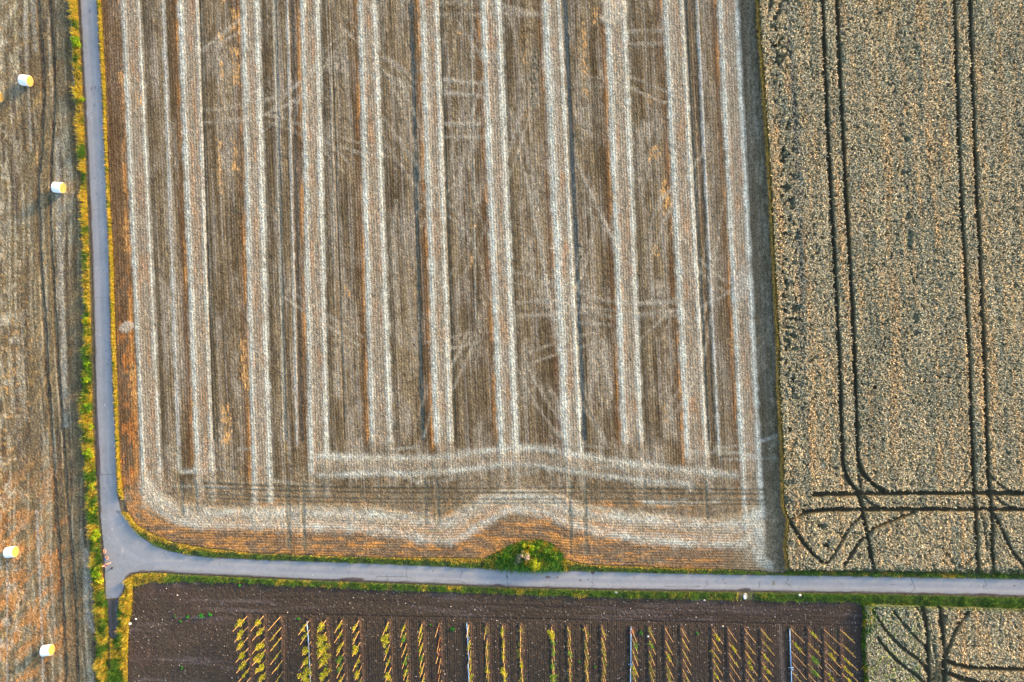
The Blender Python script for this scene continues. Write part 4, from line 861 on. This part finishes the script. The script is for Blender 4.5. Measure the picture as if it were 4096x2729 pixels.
for i, (px, py, r, lab) in enumerate(((2464, 2370, .22, 'white stone in the roadside grass south of the lane, left of the drain'), (2817, 2401, .18, 'white stone on dark soil just below the grass, left of the drain'), (2592, 2545, .2, 'whitish stone beside the top canes in row right of the third pipe'), (2891, 2505, .15, 'small pale stone at the start of the rows left of the rightmost pipe'),
        (3198, 2380, .26, 'large white stone in roadside grass near the right end of the soil plot'), (520, 2495, .28, 'pinkish stone at the left edge of the bare soil by the dirt track'), (544, 2476, .2, 'small pinkish stone on the soil above the larger pinkish one'), (710, 2381, .14, 'small white stone on the bare soil near the junction'))):
    b = MB(); b.ball((0, 0, r*.35), (r, r*.75, r*.5), 2, .25, i); o = b.build('stone', M_STONE); o.location = P(px, py); tag(o, lab, 'stone')
n = 620; q = sample([(540, 2345), (3420, 2412), (3440, 2729), (530, 2729)], 3.0); q = q[rng.permutation(len(q))[:n]]; n = len(q)
r_ = (.03+.06*rng.random(n)**3)[:, None]
ic = np.array([(1, 0, 0), (-1, 0, 0), (0, 1, 0), (0, -1, 0), (0, 0, 1), (0, 0, -1)], float); fc = np.array([(0, 2, 4), (2, 1, 4), (1, 3, 4), (3, 0, 4), (2, 0, 5), (1, 2, 5), (3, 1, 5), (0, 3, 5)])
V = (np.c_[gx(q[:, 0]), gy(q[:, 1]), np.full(n, .05)][:, None, :] + ic[None]*r_[:, None, :]*(1+.5*(rng.random((n, 6, 1))-.5))).reshape(-1, 3)
tag(link('pebbles', np_mesh('pebbles', V, (fc[None]+6*np.arange(n)[:, None, None]).reshape(-1, 3)), M_STONE), kind='stuff')
# ------------------------------------------------------------------ drain by the lane
M_CONC = mat_flat('pale_concrete', (.55, .56, .56), .8, .12, 12, .01); M_BLACK = mat_flat('black_rubber', (.012, .012, .014), .6, .2, 20)
dr = empty('drain_inlet', P(2979.5, 2385, 0), 0)
b = MB(); b.torus((0, 0, .10), (0, 0, 1), .36, .07, 32, 8); o = b.build('rim', M_CONC, dr); o.scale = (.75, 1.15, 1)
b = MB(); b.tube([(0, 0, -.02), (0, 0, .045)], .33, 24); o = b.build('opening', M_BLACK, dr); o.scale = (.75, 1.15, 1)
b = MB(); b.ball((-.07, -.06, .14), (.19, .30, .09), 3, .05, 3); b.build('cover_stone', mat_flat('white_stone', (.78, .77, .75), .7, .08, 10), dr)
tag(dr, 'white topped drain in the bare gap of the roadside grass, south of the lane', 'drain')
# ------------------------------------------------------------------ bicycle
M_TYRE = mat_flat('tan_tyre', (.50, .24, .11), .7, .15, 20); M_RIM = mat_flat('bare_rim', (.6, .6, .62), .35, .05, 10, 0, .9); M_FRAME = mat_flat('dark_frame_paint', (.03, .032, .04), .35, .2, 8)
A = P(432.5, 2228.7); Bp = P(423.0, 2202.0); d = (Bp-A); ang = math.atan2(d.y, d.x); wb = 1.08
bike = empty('bicycle', A+d*.5*0 + Vector((0, 0, .008)), ang)     # local +x runs towards the far wheel, rear wheel at the origin
R = .34
for x in (0, wb):
    b = MB(); b.torus((x, 0, R), (0, 1, 0), R-.03, .032, 36, 8); wh = b.build('wheel', M_TYRE, bike)
    b = MB(); b.torus((x, 0, R), (0, 1, 0), R-.068, .012, 36, 6); b.tube([(x, -.05, R), (x, .05, R)], .025, 8); b.build('rim', M_RIM, wh)
    b = MB()
    for k in range(16):
        t = 2*math.pi*k/16; b.tube([(x, .02*(-1)**k, R), (x+math.cos(t)*(R-.07), 0, R+math.sin(t)*(R-.07))], .0025, 4)
    b.build('spokes', M_RIM, wh)
b = MB(); bb = (.43, 0, .29); sx = (.27, 0, .74); hd = (.82, 0, .78); hd2 = (.86, 0, .66)
for p0, p1, r in ((bb, sx, .018), (sx, hd, .018), (bb, hd2, .022), (hd, hd2, .022), (hd2, (wb-.03, .05, R), .013), (hd2, (wb-.03, -.05, R), .013), (bb, (0, .05, R), .011), (bb, (0, -.05, R), .011), (sx, (0, .05, R), .009), (sx, (0, -.05, R), .009), (sx, (.23, 0, .86), .014), ((.25, -.03, .33), (.18, -.22, 0.0), .012)): b.tube([p0, p1], r, 8)
b.build('frame', M_FRAME, bike)
b = MB(); b.tube([(.08, 0, .86), (.16, 0, .90), (.26, 0, .90), (.36, 0, .895)], [.02, .075, .055, .02], 10); b.build('saddle', M_BLACK, bike)
b = MB(); b.tube([hd, (.80, 0, .95)], .015, 8); b.tube([(.70, .29, .99), (.78, .18, .98), (.80, 0, .96), (.78, -.18, .98), (.70, -.29, .99)], .014, 8); b.build('handlebar', M_FRAME, bike)
b = MB(); b.torus((.43, -.05, .29), (0, 1, 0), .09, .008, 20, 5); b.tube([(.43, .07, .29), (.53, .08, .17)], .01, 6); b.tube([(.43, -.07, .29), (.33, -.08, .41)], .01, 6)
b.tube([(.53, .08, .17), (.53, .2, .17)], .025, 6); b.tube([(.33, -.08, .41), (.33, -.2, .41)], .025, 6); b.build('crank', M_BLACK, bike)
b = MB(); b.tube([(-.28, 0, .72), (.2, 0, .72)], .012, 6); b.tube([(-.25, .07, .71), (.15, .07, .71)], .008, 6); b.tube([(-.25, -.07, .71), (.15, -.07, .71)], .008, 6); b.tube([(-.1, .07, .71), (0, .06, R)], .007, 6); b.tube([(-.1, -.07, .71), (0, -.06, R)], .007, 6); b.build('luggage_rack', M_FRAME, bike)
tag(bike, 'bicycle with tan tyres parked on the junction edge beside the grass verge', 'bicycle')
M_BLUE = mat_flat('navy_cloth', (.012, .035, .13), .8, .3, 12, .01)
b = MB(); b.ball((0, 0, 0), (.2, .17, .19), 3, .06, 4); b.tube([(-.1, -.1, .16), (-.06, 0, .24), (.06, 0, .24), (.1, .1, .16)], .016, 6)
o = b.build('bag', M_BLUE, None); o.matrix_world = Matrix.Translation(A+Vector((0, 0, .008))) @ Matrix.Rotation(ang, 4, 'Z') @ Matrix.Translation((-.06, 0, .905))
tag(o, 'navy blue bag carried on the rear rack of the parked bicycle', 'bag')
b = MB(); b.ball((0, 0, .15), (.17, .13, .16), 3, .06, 8); b.ball((.02, -.13, .11), (.10, .05, .09), 2, .05, 3); b.tube([(-.06, .02, .3), (0, .03, .36), (.07, .02, .3)], .014, 6); b.tube([(-.1, .12, .26), (-.11, .16, .14), (-.1, .12, .04)], .015, 6)
o = b.build('backpack', M_BLACK); o.location = P(449, 2271.5, .006); o.rotation_euler = (0, 0, 1.2)
tag(o, 'small black backpack lying on the tarmac near the standing person', 'backpack')
# ------------------------------------------------------------------ person
M_SKIN = mat_flat('skin', (.52, .27, .17), .55, .08, 6); M_SHIRT = mat_flat('purple_top', (.10, .045, .13), .8, .25, 14, .01); M_SHORT = mat_flat('dark_shorts', (.035, .015, .02), .8, .3, 14, .01); M_HAIR = mat_flat('fair_hair', (.42, .28, .15), .6, .25, 40, .01); M_SHOE = mat_flat('pale_shoes', (.6, .5, .45), .6, .1, 12)
def skin_obj(name, V, E, rad, mat, parent, sub=2, root=0):
    me = bpy.data.meshes.new(name); me.from_pydata(V, E, []); o = link(name, me, mat, parent)
    md = o.modifiers.new('skin', 'SKIN'); md.use_smooth_shade = True
    for i, sv_ in enumerate(me.skin_vertices[0].data):
        r = rad[i]; sv_.radius = r if isinstance(r, tuple) else (r, r); sv_.use_root = (i == root)
    sb = o.modifiers.new('sub', 'SUBSURF'); sb.levels = sub; sb.render_levels = sub; return o
per = empty('person', P(436.5, 2252, .006), math.radians(-35))        # faces local +x
V = [(0, 0, .98), (0, 0, 1.12), (0, 0, 1.30), (0, 0, 1.46), (.01, 0, 1.56), (.03, 0, 1.66), (.03, 0, 1.78)]
E = [(0, 1), (1, 2), (2, 3), (3, 4), (4, 5), (5, 6)]; rad = [(.135, .16), (.115, .14), (.12, .165), (.10, .15), .055, (.095, .078), (.085, .07)]
def limb(start, pts, rs):
    p = start
    for q, r in zip(pts, rs): V.append(q); rad.append(r); E.append((p, len(V)-1)); p = len(V)-1
    return p
for s in (1, -1):
    f = .10 if s > 0 else -.04
    limb(0, [(.0, .10*s, .90), (.03+f, .12*s, .50), (.0+f, .13*s, .12), (.02+f, .13*s, .05), (.15+f, .15*s, .035)], [.092, .062, .042, .045, .035])
    hnd = limb(3, [(0, .20*s, 1.42), (.02, .27*s, 1.16), (.20, .24*s, 1.02), (.27, .22*s, 1.0)], [.058, .042, .030, (.022, .04)])
    for k in range(4):
        y = .22*s+(k-1.5)*.021; l = (.07, .085, .08, .06)[k]
        limb(hnd, [(.30, y, .995), (.30+l*.6, y, .985), (.30+l, y, .965)], [.009, .008, .007])
    limb(hnd, [(.26, .22*s-.045*s, .99), (.30, .22*s-.06*s, .985)], [.010, .008])
n0 = len(V); V.append((.118, 0, 1.70)); rad.append(.016); E.append((5, n0))      # nose
for s in (1, -1): V.append((.03, .085*s, 1.71)); rad.append(.018); E.append((5, len(V)-1))   # ears
skin_obj('body', V, E, rad, M_SKIN, per)
b = MB()
for s in (1, -1): b.ball((.108, .032*s, 1.735), .013, 2)
b.build('eyes', M_BLACK, per)
b = MB(); b.tube([(.118, -.025, 1.65), (.124, 0, 1.648), (.118, .025, 1.65)], .007, 6); b.build('mouth', mat_flat('lips', (.35, .10, .09), .5, .1), per)
b = MB(); b.ball((.005, 0, 1.765), (.112, .10, .115), 3, .03, 2); b.ball((-.06, 0, 1.66), (.06, .085, .12), 3, .03, 5); b.build('hair', M_HAIR, per)
skin_obj('shirt', [(0, 0, .98), (0, 0, 1.14), (0, 0, 1.30), (0, 0, 1.45), (0, 0, 1.50), (0, .21, 1.42), (.01, .26, 1.24), (0, -.21, 1.42), (.01, -.26, 1.24)], [(0, 1), (1, 2), (2, 3), (3, 4), (3, 5), (5, 6), (3, 7), (7, 8)], [(.15, .18), (.13, .16), (.137, .185), (.12, .17), (.07, .08), .075, .062, .075, .062], M_SHIRT, per)
skin_obj('shorts', [(0, 0, 1.02), (0, 0, .94), (.02, .105, .86), (.07, .115, .62), (0, -.105, .86), (0, -.115, .62)], [(0, 1), (1, 2), (2, 3), (1, 4), (4, 5)], [(.155, .185), (.15, .18), .115, .092, .115, .092], M_SHORT, per)
for s in (1, -1):
    f = .10 if s > 0 else -.04; b = MB(); b.tube([(-.06+f, .13*s, .045), (.02+f, .13*s, .06), (.12+f, .145*s, .045), (.20+f, .155*s, .03)], [.035, .052, .045, .025], 10); b.build('shoe', M_SHOE, per)
tag(per, 'person in a purple top, dark shorts and bare legs standing beside the bicycle', 'person')
